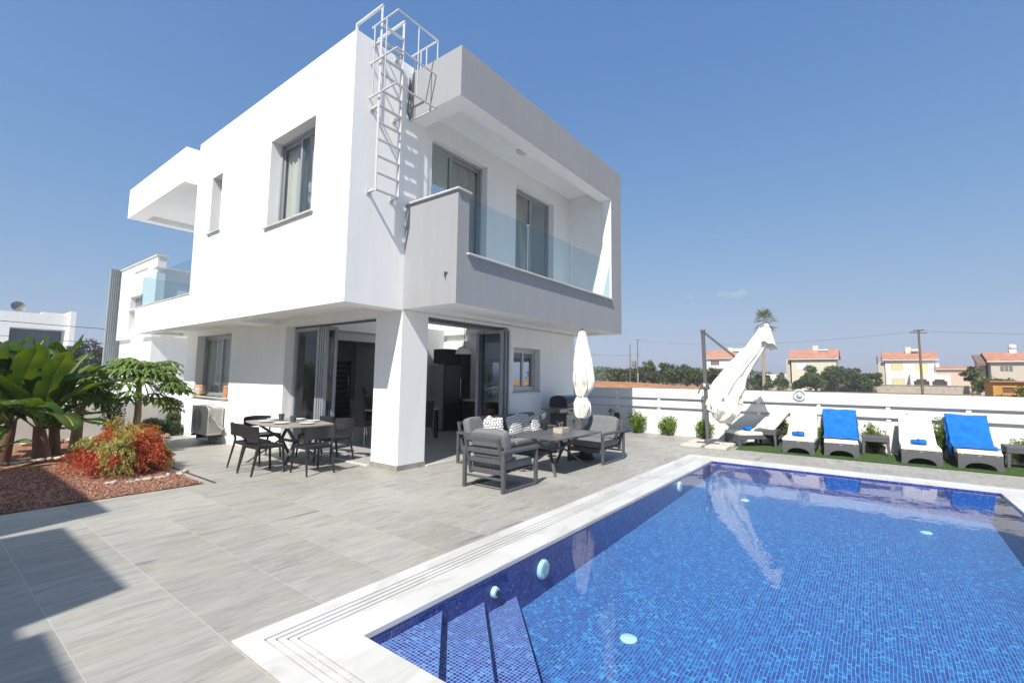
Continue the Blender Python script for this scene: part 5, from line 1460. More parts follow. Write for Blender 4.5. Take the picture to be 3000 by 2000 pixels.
# red and yellow bush
FLR = [leafmat("yellow_green_leaf", (0.38, 0.36, 0.10), (0.52, 0.49, 0.20), 0.6, 5, 0.3), leafmat("red_leaf", (0.42, 0.03, 0.03), (0.60, 0.07, 0.05), 0.6, 5, 0.3), leafmat("orange_leaf", (0.50, 0.20, 0.03), (0.55, 0.30, 0.05), 0.6, 5, 0.3), leafmat("bush_green", (0.12, 0.16, 0.04), (0.20, 0.22, 0.07), 0.6, 5, 0.3)]
bu = empty("flowering_bush", (-1.72, 3.25, 0), 0, "rounded bush of fine red and yellow leaves beside the terrace", "bush")
rnd = random.Random(21)
m = MB(); sm = MB()
RX, RY, HH = 0.74, 0.80, 0.80
for i in range(1500):
    az = rnd.random()*6.283; q = rnd.random()**0.55
    ex, ey = math.cos(az)*q, math.sin(az)*q
    lump = 0.80+0.34*noise.noise(Vector((math.cos(az)*1.7+3, math.sin(az)*1.7, q*2)))
    tip = Vector((ex*RX*lump*1.12, ey*RY*lump*1.12, HH*lump*math.sqrt(max(0.0, 1-q**2.6))*rnd.uniform(.55,1.08)*(1 if rnd.random() < .8 else rnd.random())+0.03))
    ctrl = Vector((ex*RX*0.55, ey*RY*0.55, tip.z*0.9+HH*0.22))
    # colour comes in patches
    pn = noise.noise(Vector((tip.x*2.6+7.3, tip.y*2.6+1.0, tip.z*3.2)))
    red = pn > 0.30 or (tip.x > 0.0 and tip.y < -0.18 and abs(tip.x-0.22) < 0.24) or (tip.x < -0.42 and tip.z < .4)
    for k in range(30):
        t = 1-0.62*rnd.random()**1.5
        p_ = ctrl*2*t*(1-t)+tip*t*t
        c = p_+Vector((rnd.gauss(0,1), rnd.gauss(0,1), rnd.gauss(0,1)))*0.014
        dd_ = (tip-ctrl).normalized(); a = (dd_+Vector((rnd.gauss(0,.55), rnd.gauss(0,.55), rnd.gauss(0,.55)))).normalized()*rnd.uniform(.012,.030); b = a.cross(Vector((rnd.random(),rnd.random(),rnd.random()))).normalized()*0.0062
        if red: mi = 1 if rnd.random() < .80 else (0 if rnd.random() < .6 else 2)
        else: mi = 0 if rnd.random() < .74 else (3 if rnd.random() < .75 else 1)
        if tip.z > 0.60 and rnd.random() < .35: mi = 2
        if t < 0.55 and rnd.random() < .6: mi = 3
        m.add([c-a, c+b, c+a, c-b], [(0,1,2,3)], mi)
    if i % 4 == 0: sm.tube([(0,0,0), ctrl*0.9, tip], [0.004,0.003,0.0015], 3)
m.build("foliage", FLR, bu, smooth=False); sm.build("stem", M_("green_stem", (0.12, 0.14, 0.05), 0.7), bu)

# shrubs against the fence
SHR = [leafmat("shrub_leaf_a", (0.15, 0.23, 0.04), (0.28, 0.36, 0.08), 0.5, 6, 0.35), leafmat("shrub_leaf_b", (0.08, 0.15, 0.03), (0.17, 0.25, 0.05), 0.5, 6, 0.35)]
fsh = [(9.2,-0.86,0.62,0.26,1500,"green shrub by the fence where the house shadow ends"),(9.22,-1.80,0.50,0.22,1100,"second green shrub along the fence from the house"),(9.24,-2.78,0.50,0.20,900,"green shrub by the fence directly behind the parasol mast"),(9.2,-4.72,0.58,0.20,1000,"green shrub behind the side table next to the sideways lounger"),(9.22,-5.55,0.50,0.16,600,"narrow shrub between the second and the middle lounger"),(9.2,-6.50,0.60,0.20,1000,"green shrub behind the middle side table"),(9.24,-7.15,0.88,0.15,520,"tall thin shrub behind the second lounger from the right"),(9.22,-7.60,0.82,0.15,520,"tall thin shrub between the two right hand loungers"),(9.2,-8.9,0.56,0.30,1000,"spreading shrub at the right edge beside the fence")]
for i, (x, y, h, w_, n, lb_) in enumerate(fsh):
    twig_shrub("fence_shrub", x, y, 0, h*1.08, w_*1.1, int(n*1.3), SHR, lb_, 30+i, leaf=0.038, group="green shrubs along the plank fence", upright=0.35, trunkr=0.006)

# stones
ORD = ["first", "second", "third", "fourth", "fifth", "sixth", "seventh", "eighth", "ninth", "tenth", "eleventh", "twelfth", "thirteenth", "fourteenth", "fifteenth"]
def stone(x, y, z, sx, sy, sz, seed, label, mat=STONE, group="pale stones edging the planting bed"):
    rnd = random.Random(seed); m = MB()
    def fn(u, v):
        th = (v-.5)*math.pi; ph = u*2*math.pi
        p_ = Vector((math.cos(th)*math.cos(ph), math.cos(th)*math.sin(ph), math.sin(th)))
        k = 1+0.35*noise.noise(p_*1.3+Vector((seed*3.1, 0, 0)))+0.15*noise.noise(p_*3+Vector((seed, 0, 0)))
        return (p_.x*k*sx, p_.y*k*sy, p_.z*k*sz)
    m.grid(fn, 14, 8, closed_u=True)
    o = m.build("garden_stone", mat, None, angle=40); o.location = (x, y, z); o.rotation_euler = (0,0,rnd.random()*3)
    tag(o, label, "stone", group)
for i in range(11):
    a = 4.25+i*0.125+0.04*math.sin(i*4.1)
    x = -1.72+0.86*math.cos(a)+0.02*math.sin(i*5); y = 3.22+0.97*math.sin(a)
    stone(x, y+0.03*math.sin(i*2.9), 0.02, 0.05+0.025*math.sin(i*3.3), 0.035+0.01*math.sin(i*1.9), 0.028+0.012*math.sin(i*2.1), 50+i, "small pale stone, %s from the left in the arc before the red and yellow bush" % ORD[i])
for i in range(12):
    stone(-3.15+0.115*i, 5.55+0.06*math.sin(i*2.7)+0.03*i, 0.0, 0.06, 0.045, 0.03, 80+i, "small pale stone, %s from the left in the row before the banana plants" % ORD[i], group="pale stones before the banana plants")
stone(-1.2, 8.15, -0.16, 0.42, 0.20, 0.05, 101, "long flat pale stone lying on the gravel by the forked papaya", group=None)
for i in range(9):
    stone(-2.05+0.20*i, 9.9+0.08*math.sin(i*2.2), -0.13, 0.10+0.03*math.sin(i*1.7), 0.08, 0.07, 110+i, "rough %s stone, %s from the left at the foot of the garden wall" % ("brown" if i % 2 else "pale", ORD[i]), STONE2 if i % 2 else STONE, "rough stones at the foot of the garden wall")
stone(0.55, 9.25, -0.14, 0.13, 0.10, 0.08, 130, "round pinkish stone by the end of the low grey green bush", STONE2, None)

# ================================================================ NEIGHBOURS ON THE LEFT
nh = empty("modern_house", (4.5, 19.5, 0.76), 0, "white modern neighbour house seen behind the rear terrace glass", "house")
NO = Vector((-4.5, -19.5, -0.76))
def nb_(mb, name, mat, root=nh, off=NO, **kw):
    o = mb.build(name, mat, root, **kw); o.location = off; return o
m = MB(); m.csg([('+', (2.0,17.0,3.1), (9,22,5.92)), ('+', (2.0,16.85,3.1), (2.3,22,6.42)), ('-', (1.9,18.45,3.10), (2.4,20.25,5.0)), ('-', (1.9,18.0,5.98), (2.1,19.9,6.12))])
nb_(m, "upper_wall", WHITE2, smooth=False)
m = MB(); m.csg([('+', (2.15,17.4,0.7), (9,22,3.1)), ('-', (4.0,17.0,0.9), (5.4,17.7,2.75))]); nb_(m, "lower_wall", WHITE2, smooth=False)
m = MB(); m.box((1.94,16.8,6.421),(2.36,22.05,6.46)); m.box((1.95,16.8,5.921),(9.05,17.3,5.98)); nb_(m, "roof_cap", GARDENW)
m = MB(); m.box((2.20,18.46,4.40),(2.24,20.24,4.98)); f_ = nb_(m, "window", ALU)
m = MB(); m.box((2.19,18.52,4.46),(2.199,20.18,4.92)); m.build("pane", GLASS, f_, smooth=False)
m = MB(); m.box((1.93,18.4,4.36),(2.2,20.3,4.399)); nb_(m, "window_sill", GARDENW)
m = MB(); m.box((4.02,17.62,0.92),(5.38,17.66,2.73)); f_ = nb_(m, "door", M_("brown_shutter", (0.09, 0.06, 0.055), 0.6))
rs = empty("ribbed_screen", (2.0, 22.5, 0.76), 0, "tall grey ribbed metal screen beside the neighbour house", "screen")
m = MB()
for k in range(9): m.box((-0.32+0.075*k,-0.06,0.0),(-0.28+0.075*k,0.06,5.8)); m.box((-0.28+0.075*k,-0.02,0.0),(-0.245+0.075*k,0.02,5.8))
m.build("panel", M_("screen_grey", (0.30, 0.33, 0.34), 0.6), rs, smooth=False)
m = MB(); m.box((0.36,-0.05,0),(0.44,0.05,5.75))
for k in range(20): m.box((0.44,-0.02,0.2+0.28*k),(0.52,0.02,0.28+0.28*k))
m.build("side_rail", M_("rail_dark", (0.12, 0.12, 0.13), 0.6), rs, smooth=False)
fh = empty("flat_roof_house", (0, 42, 0.76), 0, "long low white house with a flat roof behind the banana plants", "house")
FOF = Vector((0,-42,-0.76))
m = MB(); m.csg([('+', (-9,40,0.7), (3.1,48,5.66)), ('-', (-9.5,39.9,0.9), (-0.2,41.5,4.65)), ('-', (0.25,39.5,1.0), (2.95,41.0,4.60)), ('+', (3.1,39.6,3.5), (3.4,48,5.95))]); nb_(m, "wall", WHITE2, fh, FOF, smooth=False)
m = MB(); m.box((0.3,40.95,1.05),(2.9,40.99,4.55)); nb_(m, "window", M_("dark_reflective_glass", (0.08, 0.10, 0.14), 0.15, 0.05), fh, FOF)
m = MB(); m.box((-8.9,41.4,1.0),(-0.3,41.45,4.5)); nb_(m, "shutter", GARDENW, fh, FOF)
m = MB(); m.box((1.9,41.5,5.66),(3.0,42.5,5.92)); nb_(m, "roof_box", GARDENW, fh, FOF)
sdish = empty("satellite_dish", (0.62, 41.2, 5.66), 0, "round grey satellite dish on the flat roofed house", "satellite dish")
m = MB(); m.lathe((0,0,0), [(0.001,0.0),(0.24,0.03),(0.38,0.12),(0.39,0.14)], 22); m.f.pop(); m.m.pop()
o = m.build("dish", M_("dish_grey", (0.20, 0.20, 0.19), 0.6), sdish); o.rotation_euler = (rad(70), 0, rad(12)); o.location = (0, 0, 0.42)
m = MB(); m.tube([(0,0.05,0),(0,0.05,0.42)], 0.025, 8); m.tube([(0,0,0.42),(0.0,-0.38,0.5)], 0.012, 6); m.build("mount", CHARMET, sdish)
def cable(P0, P1, sag, r_, label, name="overhead_cable", group=None):
    P0, P1 = Vector(P0), Vector(P1); m = MB()
    pts = [P0+(P1-P0)*(i/16)-Vector((0,0,sag*4*(i/16)*(1-i/16))) for i in range(17)]
    m.tube(pts, r_, 5); o = m.build(name, M_("cable_black", (0.03, 0.03, 0.035), 0.6), None); tag(o, label, "cable", group)
cable((-9,30,4.6),(12,30,4.35), 0.28, 0.018, "thin dark cable crossing the sky above the banana plants")
cable((-6,32,3.9),(12,31,3.4), 0.25, 0.014, "second lower cable behind the banana plants")

# ================================================================ BACKGROUND ON THE RIGHT
TL = [leafmat("olive_leaf", (0.085, 0.105, 0.035), (0.15, 0.165, 0.065), 0.7, 0.8, 0.2), leafmat("olive_leaf_b", (0.11, 0.13, 0.05), (0.185, 0.20, 0.085), 0.7, 0.8, 0.2), leafmat("olive_leaf_c", (0.06, 0.08, 0.03), (0.10, 0.12, 0.05), 0.7, 0.8, 0.2)]
TL2 = [leafmat("bright_leaf", (0.06, 0.11, 0.02), (0.13, 0.19, 0.04), 0.6, 0.8, 0.2), leafmat("bright_leaf_b", (0.09, 0.13, 0.03), (0.17, 0.21, 0.05), 0.6, 0.8, 0.2)]
TLY = [leafmat("yellow_leaf", (0.14, 0.16, 0.02), (0.24, 0.24, 0.04), 0.6, 0.8, 0.2), leafmat("yellow_leaf_b", (0.08, 0.12, 0.02), (0.15, 0.18, 0.03), 0.6, 0.8, 0.2)]
TLP = [leafmat("purplish_leaf", (0.07, 0.045, 0.05), (0.11, 0.08, 0.07), 0.6, 0.4, 0.2), leafmat("purplish_b", (0.05, 0.06, 0.04), (0.08, 0.09, 0.06), 0.6, 0.4, 0.2)]
def tree(name, x, y, z, R_, H_, n, cols, label, seed, group=None, trunk_h=None, leaf=0.16, cat="tree"):
    rnd = random.Random(seed)
    r = empty(name, (x, y, z), 0, label, cat, group)
    th_ = trunk_h if trunk_h is not None else H_*0.22
    m = MB(); m.tube([(0,0,-0.1),(0.05*R_,0,th_),(0.0,0,H_*0.6)], [0.07*R_+.03,0.05*R_+.02,0.02], 8)
    cs = []
    for i in range(16):
        az = rnd.random()*6.283; q = math.sqrt(rnd.random())*0.72
        zz = th_+(H_-th_)*(0.20+0.62*rnd.random()*math.sqrt(1-q*q*0.9))
        cs.append((q*math.cos(az)*R_, q*math.sin(az)*R_, zz, rnd.uniform(.24,.42)*R_, rnd.random()))
        if i < 6: m.tube([(0,0,th_*0.8),(cs[-1][0]*.5,cs[-1][1]*.5,(th_+zz)/2),cs[-1][:3]], [0.035*R_,0.02*R_,0.008], 5)
    m.build("trunk", TRUNK, r)
    m = MB()
    for i in range(n):
        c = cs[rnd.randrange(16)]; v = Vector((rnd.gauss(0,1), rnd.gauss(0,1), rnd.gauss(0,1))).normalized(); q = rnd.uniform(.6,1.08)
        p_ = Vector((c[0]+v.x*c[3]*q, c[1]+v.y*c[3]*q, max(0.05, c[2]+v.z*c[3]*0.72*q)))
        a = (v+Vector((rnd.gauss(0,.8), rnd.gauss(0,.8), rnd.gauss(0,.8)))).normalized()*leaf*rnd.uniform(.6,1.4); b = a.cross(Vector((rnd.random(),rnd.random(),rnd.random()))).normalized()*leaf*0.5
        m.add([p_-a, p_+b, p_+a, p_-b], [(0,1,2,3)], int(c[4]*len(cols)) if rnd.random() < .75 else rnd.randrange(len(cols)))
    m.build("crown", cols, r, smooth=False)
    return r
GT = "olive trees beyond the red soil bank"
for i, (y, R_, H_, lb_) in enumerate(((29.3,2.2,3.9,"low olive tree behind the two utility poles, left end of the grove"),(26.3,2.3,4.0,"olive tree just right of the twin utility poles"),(23.2,2.6,4.7,"tall olive tree in the left half of the grove"),(20.3,2.6,4.75,"tallest olive tree in the middle of the grove"),(17.6,2.4,4.2,"olive tree right of the tallest one"),(15.2,2.2,4.0,"olive tree showing left of the parasol mast"),(12.6,2.0,3.7,"olive tree behind the parasol mast"))):
    tree("olive_tree", 72+1.5*math.sin(i*2), y, -0.3, R_, H_+0.3, 2300, TL, lb_, 200+i, GT, leaf=0.22)
GB = "trees and bushes before the far houses"
for i, (x, y, R_, H_, cols, lb_) in enumerate(((92,4.0,0.001,0,TL,""),(93,2.1,1.9,3.6,TL,"dark rounded bush standing in front of the stone wall"),(96,1.4,2.2,4.9,TL2,"green tree in front of the second far house"),(97,-1.6,2.5,5.2,TL,"broad dark tree right of the second far house"),(97,-4.4,2.1,4.8,TL,"dark tree between the second and third far houses"),(96,-5.6,1.3,2.9,TL2,"low green bush beside the yellow tree"),(97,-7.0,1.2,4.4,TLY,"yellow green tree left of the third far house"))):
    if H_: tree("garden_tree", x, y, -0.3, R_*1.12, H_+0.2, 3600, cols, lb_, 230+i, GB, leaf=0.2, trunk_h=0.15)
for i, (x, y, R_, H_, cols, lb_) in enumerate(((95,12.6,2.2,2.2,TL2,"low hedge like bush right of the parasol canopy"),(95,9.7,2.2,2.3,TL2,"low bush at the foot of the palm trunk"),(95,6.6,1.9,2.6,TL2,"low bright bush between palm and second house"),(88,8.0,0.9,1.4,TL2,"small green shrub in front of the low stone wall"),(96,3.9,1.6,1.9,TL2,"low green bush left of the dark rounded bush"),(101,-3.2,2.3,2.6,TL,"dense low bush filling the gap under the dark trees"),(101,0.6,2.0,2.4,TL2,"green bush filling the gap behind the dark rounded bush"))):
    tree("hedge_bush", x, y, -0.3, R_, H_+0.3, 1500, cols, lb_, 250+i, GB, leaf=0.16, trunk_h=0.1, cat="bush")
tree("garden_tree", 100, 10.6, -0.3, 1.6, 3.6, 900, TLP, "dark purplish tree left of the palm trunk far away", 260, GB, leaf=0.2)
tree("garden_tree", 100, 7.6, -0.3, 0.9, 3.9, 700, TL, "small conifer right of the palm trunk", 261, GB, leaf=0.16)
tree("garden_tree", 60, -16.3, -0.3, 1.8, 2.9, 1800, TL2, "low green bush left of the fourth far house", 262, GB, leaf=0.16, trunk_h=0.2)
tree("garden_tree", 64, -15.2, -0.3, 0.9, 4.2, 900, TL, "slim dark tree in front of the fourth far house", 263, GB, leaf=0.16)
tree("garden_tree", 30, -13.35, -0.3, 1.1, 2.45, 2400, TL+[TLY[0]], "dark bush in front of the orange shed at the right edge", 264, GB, leaf=0.10, trunk_h=0.2)
tree("garden_tree", 34, -14.6, -0.3, 1.5, 2.75, 2000, TL, "taller dark bush touching the right edge of the picture", 265, GB, leaf=0.10, trunk_h=0.2)
tree("garden_tree", 9.7, 70, 0.5, 2.4, 5.6, 1800, TLP, "purplish brown tree far behind the banana leaves", 266, None, leaf=0.2)
tree("garden_tree", 7.2, 66, 0.5, 1.8, 4.4, 1200, TLP, "darker low tree beside the purplish tree", 267, None, leaf=0.2)
# distant scrub
m = MB(); rnd = random.Random(77)
for i in range(5200):
    y = 22+75*rnd.random(); x = 135+60*rnd.random(); h = 3.2+2.2*noise.noise(Vector((y*.06, x*.05, 0)))
    z = -0.3+(h+1.5)*rnd.random()**.7; c = Vector((x, y, z)); a = Vector((rnd.gauss(0,1), rnd.gauss(0,1), rnd.gauss(0,1))).normalized()*0.6; b = a.cross(Vector((rnd.random(),rnd.random(),rnd.random()))).normalized()*0.35
    m.add([c-a, c+b, c+a, c-b], [(0,1,2,3)], rnd.randrange(3))
tag(m.build("scrubland", TL, smooth=False), "distant green scrub on the horizon left of the grove", "scrub", kind="stuff")
# bank of red soil just behind the fence
m = MB()
def bank(u, v):
    y = -16+66*u; x = 24+14*v
    top = 1.34-0.0065*(y-12)*(-1 if y < 12 else 1)*1 if False else (1.33 if y > 9 else 1.33-0.055*(9-y))
    if y < 0.5: top -= 0.16*(0.5-y)
    top = max(top, -0.3)
    f = math.sin(math.pi*min(1, v*1.0))**0.6 if 0 < v < 1 else 0
    return (x, y, -0.31+(top+0.31)*f+0.05*noise.noise(Vector((x*.5, y*.5, 0)))*f)
m.grid(bank, 150, 18)
tag(m.build("soil_bank", SOIL), kind="structure")
# dry stone / block wall in front of the houses
SW = M_("grey_block_wall", (0.40, 0.36, 0.30), 0.9, 0.2, scale=1.5)
m = MB(); m.box((100,-19.5,-0.32),(100.3,1.2,0.98)); m.box((99.9,-19.5,0.981),(100.4,1.2,1.04)); tag(m.build("block_wall", SW), "long pale block wall in front of the far houses", "wall")
m = MB(); m.box((98,4.2,-0.32),(98.3,8.9,1.05)); tag(m.build("block_wall", SW), "short pale block wall between bushes left of the second house", "wall")
m = MB(); m.box((98,10.6,-0.32),(98.3,14.0,0.95)); tag(m.build("block_wall", SW), "short low wall just right of the parasol canopy", "wall")

def villa(x, y0, y1, zb, ze, zr, depth, label, wins, extra, wallm, name="tiled_roof_house"):
    yc = (y0+y1)/2
    r = empty(name, (x+depth/2, yc, zb), 0, label, "house", "tile roofed houses beyond the field")
    off = Vector((-(x+depth/2), -yc, -zb))
    def part(mb, nm, mt, par=None, **kw):
        o = mb.build(nm, mt, par or r, **kw)
        if par is None: o.location = off
        return o
    m = MB(); ops = [('+', (x,y0,zb), (x+depth,y1,ze))]
    for (a, b, c, d, k) in wins: ops.append(('-', (x-0.1,a,c), (x+0.15,b,d)))
    m.csg(ops); part(m, "wall", wallm, smooth=False)
    ov = 0.45; m = MB()
    xr = x+depth*0.5
    vs = [(x-ov,y0-ov,ze),(x-ov,y1+ov,ze),(xr,y0-ov,zr),(xr,y1+ov,zr),(x+depth+ov,y0-ov,ze),(x+depth+ov,y1+ov,ze)]
    vs2 = [(a,b,c+0.12) for a, b, c in vs]
    m.add(vs+vs2, [(0,1,3,2),(2,3,5,4),(6,8,9,7),(8,10,11,9),(0,6,7,1),(4,5,11,10),(0,2,8,6),(2,4,10,8),(1,7,9,3),(3,9,11,5)])
    rf = part(m, "roof", ROOFT, smooth=False)
    m = MB(); m.prism([(x,ze),(x+depth,ze),(xr,zr-0.02)], y0, y1, axis='y'); part(m, "gable", wallm, smooth=False)
    m = MB(); m.box((x-ov-0.02,y0-ov,ze-0.14),(x-ov+0.06,y1+ov,ze-0.002)); part(m, "fascia", WHITE2)
    for (a, b, c, d, kind_) in wins:
        m = MB()
        mt = {'y': YSH, 'b': BSH, 'g': GSH, 'w': WHITE2}[kind_]
        m.box((x+0.02,a+0.02,c+0.02),(x+0.06,b-0.02,d-0.02)); f_ = part(m, "shutter", mt)
        m = MB(); k = 0; s_ = (b-a)/max(2, round((b-a)/0.45)); q = a+s_
        while q < b-0.05: m.box((x-0.01,q-0.02,c+0.05),(x+0.019,q+0.02,d-0.05)); q += s_
        m.build("slat_divider", WHITE2, f_)
    extra(part, rf)
    return r
YSH = M_("yellow_shutter", (0.62, 0.56, 0.30), 0.7, 0.05); BSH = M_("brown_window", (0.16, 0.08, 0.07), 0.6, 0.1); GSH = M_("grey_window", (0.17, 0.16, 0.16), 0.4, 0.1)
WALLC = plaster("cream_render", (0.66, 0.62, 0.50)); WALLP = plaster("pale_render", (0.70, 0.68, 0.66)); WALLG = plaster("beige_render", (0.52, 0.47, 0.40))
def ex1(part, rf):
    m = MB(); m.box((107.5,17.9,7.2),(108.3,18.9,8.75)); m.build("chimney", WHITE2, rf)
    m = MB(); m.box((107,15.6,7.9),(108.3,17.6,8.55)); m.build("roof_tank", WHITE2, rf)
    m = MB(); m.box((104.3,14.9,2.6),(105,17.8,5.4)); part(m, "bay", WALLP)
villa(105, 15.4, 22.9, -0.3, 6.35, 8.2, 7, "white far house with red tiled roof partly hidden by the folded parasol", [(20.25,22.0,4.8,5.8,'b')], ex1, WALLP)
def ex2(part, rf):
    m = MB(); m.box((108,1.65,7.0),(108.9,2.6,8.75)); m.build("chimney", WALLC, rf)
    m = MB(); m.box((107.4,0.0,7.65),(108.2,1.55,7.95)); m.build("roof_tank", WHITE2, rf)
    m = MB(); m.box((105.3,6.5,-0.3),(110,7.2,5.9)); part(m, "side_wall", WALLG)
villa(105, -1.45, 6.2, -0.3, 5.95, 7.85, 7, "cream far house with red tiled roof above the dark trees, second from the left", [(3.4,5.4,3.8,5.2,'w')], ex2, WALLC)
def ex3(part, rf):
    m = MB(); m.box((107.6,-12.9,6.6),(108.4,-12.1,8.0)); m.build("chimney", WALLC, rf)
    m = MB(); m.box((107.2,-14.0,7.25),(108,-12.95,7.6)); m.build("roof_tank", WHITE2, rf)
    ops = [('+', (102.6,-17.6,-0.3), (105,-12.3,2.9)), ('-', (102.5,-14.8,-0.3),(104.8,-12.75,1.75)), ('-', (102.5,-14.45,1.75),(104.8,-13.1,2.05)), ('-', (102.5,-17.1,-0.3),(104.8,-15.2,1.75)), ('-', (102.5,-16.8,1.75),(104.8,-15.5,2.05))]
    m = MB(); m.csg(ops); part(m, "arcade", WALLP, smooth=False)
    m = MB(); m.box((105.3,-8.85,-0.3),(110,-7.9,5.2)); part(m, "side_wing", WALLG)
    m = MB(); m.prism([(105.0,5.0),(105.0,6.3),(110.3,6.3),(110.3,5.0)], -7.95, -7.75, axis='y'); part(m, "side_gable", M_("gable_brown", (0.2, 0.12, 0.09), 0.7))
    m = MB(); m.box((104.2,-16.4,4.2),(105,-15.9,4.9)); part(m, "balcony_end", WALLP)
villa(105, -16.0, -8.95, -0.3, 5.6, 7.05, 7, "white far house with yellow shutters and an arched porch", [(-11.5,-9.8,3.7,4.75,'y'),(-14.95,-13.2,2.95,4.85,'y'),(-11.6,-9.85,0.8,2.1,'y')], ex3, WALLP)
def ex4(part, rf):
    m = MB(); m.box((98,-24.8,5.8),(98.9,-24.0,6.7)); m.build("chimney", WALLP, rf)
    m = MB(); m.lathe((98.4,-24.45,6.72), [(0.001,0),(0.3,0.04),(0.46,0.24),(0.48,0.45),(0.38,0.68),(0.2,0.8),(0.001,0.82)], 16); m.build("water_tank", WHITE2, rf)
    m = MB(); m.prism([(95.0,4.6),(99,6.0),(99,5.6),(95.0,4.2)], -21.0, -19.9, axis='y'); part(m, "porch_roof", M_("gable_brown", (0.2, 0.12, 0.09), 0.7))
    m = MB(); m.box((97,-21.1,-0.3),(101,-20.4,5.2)); part(m, "side_wing", WALLG)
villa(95, -31, -21.4, -0.3, 4.85, 6.2, 7, "beige far house with a water tank on its tiled roof at the right edge", [(-23.7,-22.4,3.3,4.1,'g')], ex4, WALLG)
def ex5(part, rf): pass
villa(140, -26, -18.6, -0.3, 4.6, 5.3, 8, "small pinkish house with a low roof between the third and fourth far houses", [], ex5, M_("pink_render", (0.62, 0.47, 0.38), 0.9, 0.04))
m = MB(); m.box((130,10,-0.3),(136,15,3.1)); tag(m.build("distant_building", WHITE2), "low white building glimpsed left of the palm trunk", "house")
m = MB(); m.box((130,-1+5,-0.3),(136,9.6-1,3.0)); tag(m.build("distant_building", WHITE2), "low white building glimpsed right of the palm trunk", "house")

sh = empty("orange_shed", (33.6, -12.6, -0.3), 0, "orange wooden shed with a small dark window by the right hand bushes", "shed")
ORW = M_("orange_boards", (0.50, 0.28, 0.07), 0.8, 0.12, scale=2)
m = MB(); m.csg([('+', (-1.2,-1.6,0), (1.2,0.62,1.93)), ('-', (-1.3,-0.35,1.35), (-1.1,0.25,1.65))]); m.build("wall", ORW, sh, smooth=False)
m = MB(); m.box((-1.16,-0.34,1.36),(-1.12,0.24,1.64)); m.build("window", BSH, sh)
m = MB(); m.box((-1.35,-1.75,1.931),(1.3,0.75,2.01)); m.build("roof", M_("shed_roof", (0.30, 0.2, 0.13), 0.9), sh)
m = MB()
for y_ in (-0.5, 0.3): m.box((-1.215,y_-0.02,0.0),(-1.201,y_+0.02,1.3))
m.box((-1.215,-1.5,1.18),(-1.201,0.55,1.23)); m.build("batten", BSH, sh)

def upole(x, y, zb, h, label, arms=(), extra=None):
    r = empty("utility_pole", (x, y, zb), 0, label, "utility pole", "wooden utility poles")
    m = MB(); m.tube([(0,0,0),(0,0,h)], [0.095,0.07], 8); m.build("pole", WOOD, r)
    for (z_, w_, tilt) in arms:
        m = MB(); m.bar((tilt,-w_,z_),(-tilt,w_,z_+0.04),0.07,0.07); m.build("crossarm", WOOD, r)
    if extra: extra(r)
    return r
def ins(r):
    for k in range(5): m = MB(); m.lathe((0,0,2.6-0.3*k), [(0.001,0),(0.12,0),(0.12,0.1),(0.001,0.1)], 8); m.build("insulator", WHITE2, r)
upole(66, 24.25, -0.3, 7.4, "left one of the twin utility poles before the grove", ((5.6,0.35,0),))
upole(66, 22.96, -0.3, 8.1, "right one of the twin utility poles, taller with white bands", ((8.05,0.45,0),(5.7,0.35,0)), ins)
upole(44, -9.78, -0.3, 5.95, "utility pole with crossed arms standing in front of the third far house", ((5.75,0.52,0.25),(5.95,0.3,-0.4)))
tr_ = empty("transformer", (66, 23.6, 3.6), 0, "grey transformer hung between the twin utility poles", "transformer")
m = MB(); m.box((-0.25,-0.3,0),(0.25,0.3,0.75)); m.lathe((0,-0.15,0.75), [(0.001,0),(0.05,0),(0.04,0.2),(0.001,0.22)], 8); m.lathe((0,0.15,0.75), [(0.001,0),(0.05,0),(0.04,0.2),(0.001,0.22)], 8); m.box((-0.06,-0.6,-0.1),(0.06,0.6,0.0)); m.build("tank", M_("transformer_grey", (0.2, 0.2, 0.2), 0.6), tr_)
GC_ = "overhead cables beyond the field"
cable((66,24.2,5.35),(64,40,6.3), 0.3, 0.014, "cable running left from the twin poles", group=GC_)
cable((66,22.96,7.75),(44,-9.78,5.6), 0.9, 0.008, "thin cable from the twin poles to the pole on the right", group=GC_)
cable((44,-9.78,5.6),(60,-40,6.0), 0.5, 0.008, "thin cable running right from the right hand pole", group=GC_)

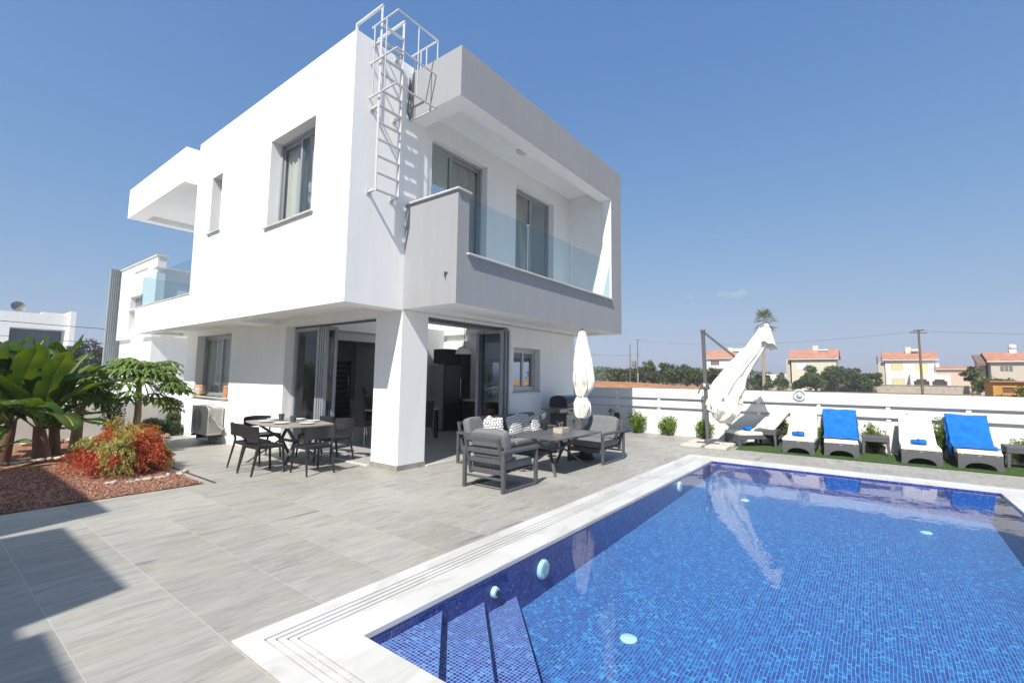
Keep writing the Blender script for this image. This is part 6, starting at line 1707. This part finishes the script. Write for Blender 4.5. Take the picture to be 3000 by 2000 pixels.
# palm behind the parasol
pm = empty("fan_palm", (90, 8.85, -0.3), 0, "tall fan palm whose crown shows above the folded parasol", "tree")
m = MB(); m.tube([(0,0.1,0),(0,0.05,5),(0,-0.35,12.0)], [0.32,0.24,0.2], 10); m.build("trunk", M_("palm_trunk", (0.34, 0.27, 0.2), 0.9, 0.2, 1.5), pm)
m = MB(); rnd = random.Random(5)
PG = [leafmat("palm_green", (0.14, 0.16, 0.06), (0.24, 0.25, 0.10), 0.6, 0.5, .2), leafmat("palm_dry", (0.22, 0.16, 0.08), (0.32, 0.25, 0.13), 0.8, 0.5, .1)]
for i in range(58):
    az = i*2.4; el = rad(80-150*((i+.5)/58)**1.0); L = rnd.uniform(1.4,2.1)
    c0 = Vector((0,-0.35,12.9)); d = Vector((math.cos(az)*math.cos(el), math.sin(az)*math.cos(el), math.sin(el)))
    if el < -0.2: c0.z -= 0.4+1.2*rnd.random()
    c = c0+d*L*0.6; mi = 0 if (el > rad(20) and rnd.random() < .7) or rnd.random() < .3 else 1
    u_ = d.cross(Vector((0,0,1))).normalized(); 
    for k in range(11):
        b = (k/10-0.5)*2.6; dr = (d*math.cos(b)+u_*math.sin(b)).normalized(); e_ = c+dr*L*0.72-Vector((0,0,0.25))
        pr = dr.cross(Vector((rnd.random()-.5,rnd.random()-.5,1))).normalized()*0.055
        m.add([c-pr*.3, c+pr*.3, (c+e_)/2+pr, e_, (c+e_)/2-pr], [(0,1,2,3,4)], mi)
    m.add([c0-u_*.02, c0+u_*.02, c+u_*.02, c-u_*.02], [(0,1,2,3)], mi)
m.build("crown", PG, pm, smooth=False)

# two small fair weather clouds low over the horizon: thin puffs of pale vapour
CLD = bpy.data.materials.new("thin_cloud"); CLD.use_nodes = True
nt_ = CLD.node_tree; nt_.nodes.remove(nt_.nodes["Principled BSDF"])
pv = N(nt_, "ShaderNodeVolumePrincipled"); pv.inputs["Density"].default_value = 0.0045; pv.inputs["Color"].default_value = (1, 0.98, 0.98, 1); pv.inputs["Anisotropy"].default_value = 0.0
nt_.links.new(pv.outputs[0], nt_.nodes["Material Output"].inputs["Volume"])
for cy_, cz_, sx_, lb_ in ((640, 522, 75, "faint elongated white cloud above the fan palm"), (905, 528, 28, "tiny faint cloud left of the larger cloud")):
    m = MB(); rnd = random.Random(int(cy_)); rl = 0
    for k in range(8):
        ox, oy, oz, q = rnd.uniform(-60, 60)*sx_/75, (k/7*2-1)*sx_*.85, rnd.uniform(-.10, .16)*sx_, rnd.uniform(.32, .6)*sx_
        m.grid(lambda u, v: (3000+ox+q*1.2*math.cos((v-.5)*math.pi)*math.cos(2*math.pi*u), cy_+oy+q*1.2*math.cos((v-.5)*math.pi)*math.sin(2*math.pi*u), cz_+oz+q*.55*math.sin((v-.5)*math.pi)), 20, 10, closed_u=True)
    tag(m.build("cloud", CLD), lb_, "cloud", kind="stuff")

# light summer haze over the flat land
HZ = bpy.data.materials.new("summer_haze"); HZ.use_nodes = True
nt_ = HZ.node_tree; nt_.nodes.remove(nt_.nodes["Principled BSDF"])
pv = N(nt_, "ShaderNodeVolumePrincipled"); pv.inputs["Density"].default_value = 0.0011; pv.inputs["Color"].default_value = (0.86, 0.92, 1.0, 1); pv.inputs["Anisotropy"].default_value = 0.2
nt_.links.new(pv.outputs[0], nt_.nodes["Material Output"].inputs["Volume"])
m = MB(); m.box((-3600,-3600,-1.8),(2600,4100,18.0))
hz = m.build("haze", HZ, smooth=False); tag(hz, "thin pale summer haze lying over the whole scene", "haze", kind="stuff")
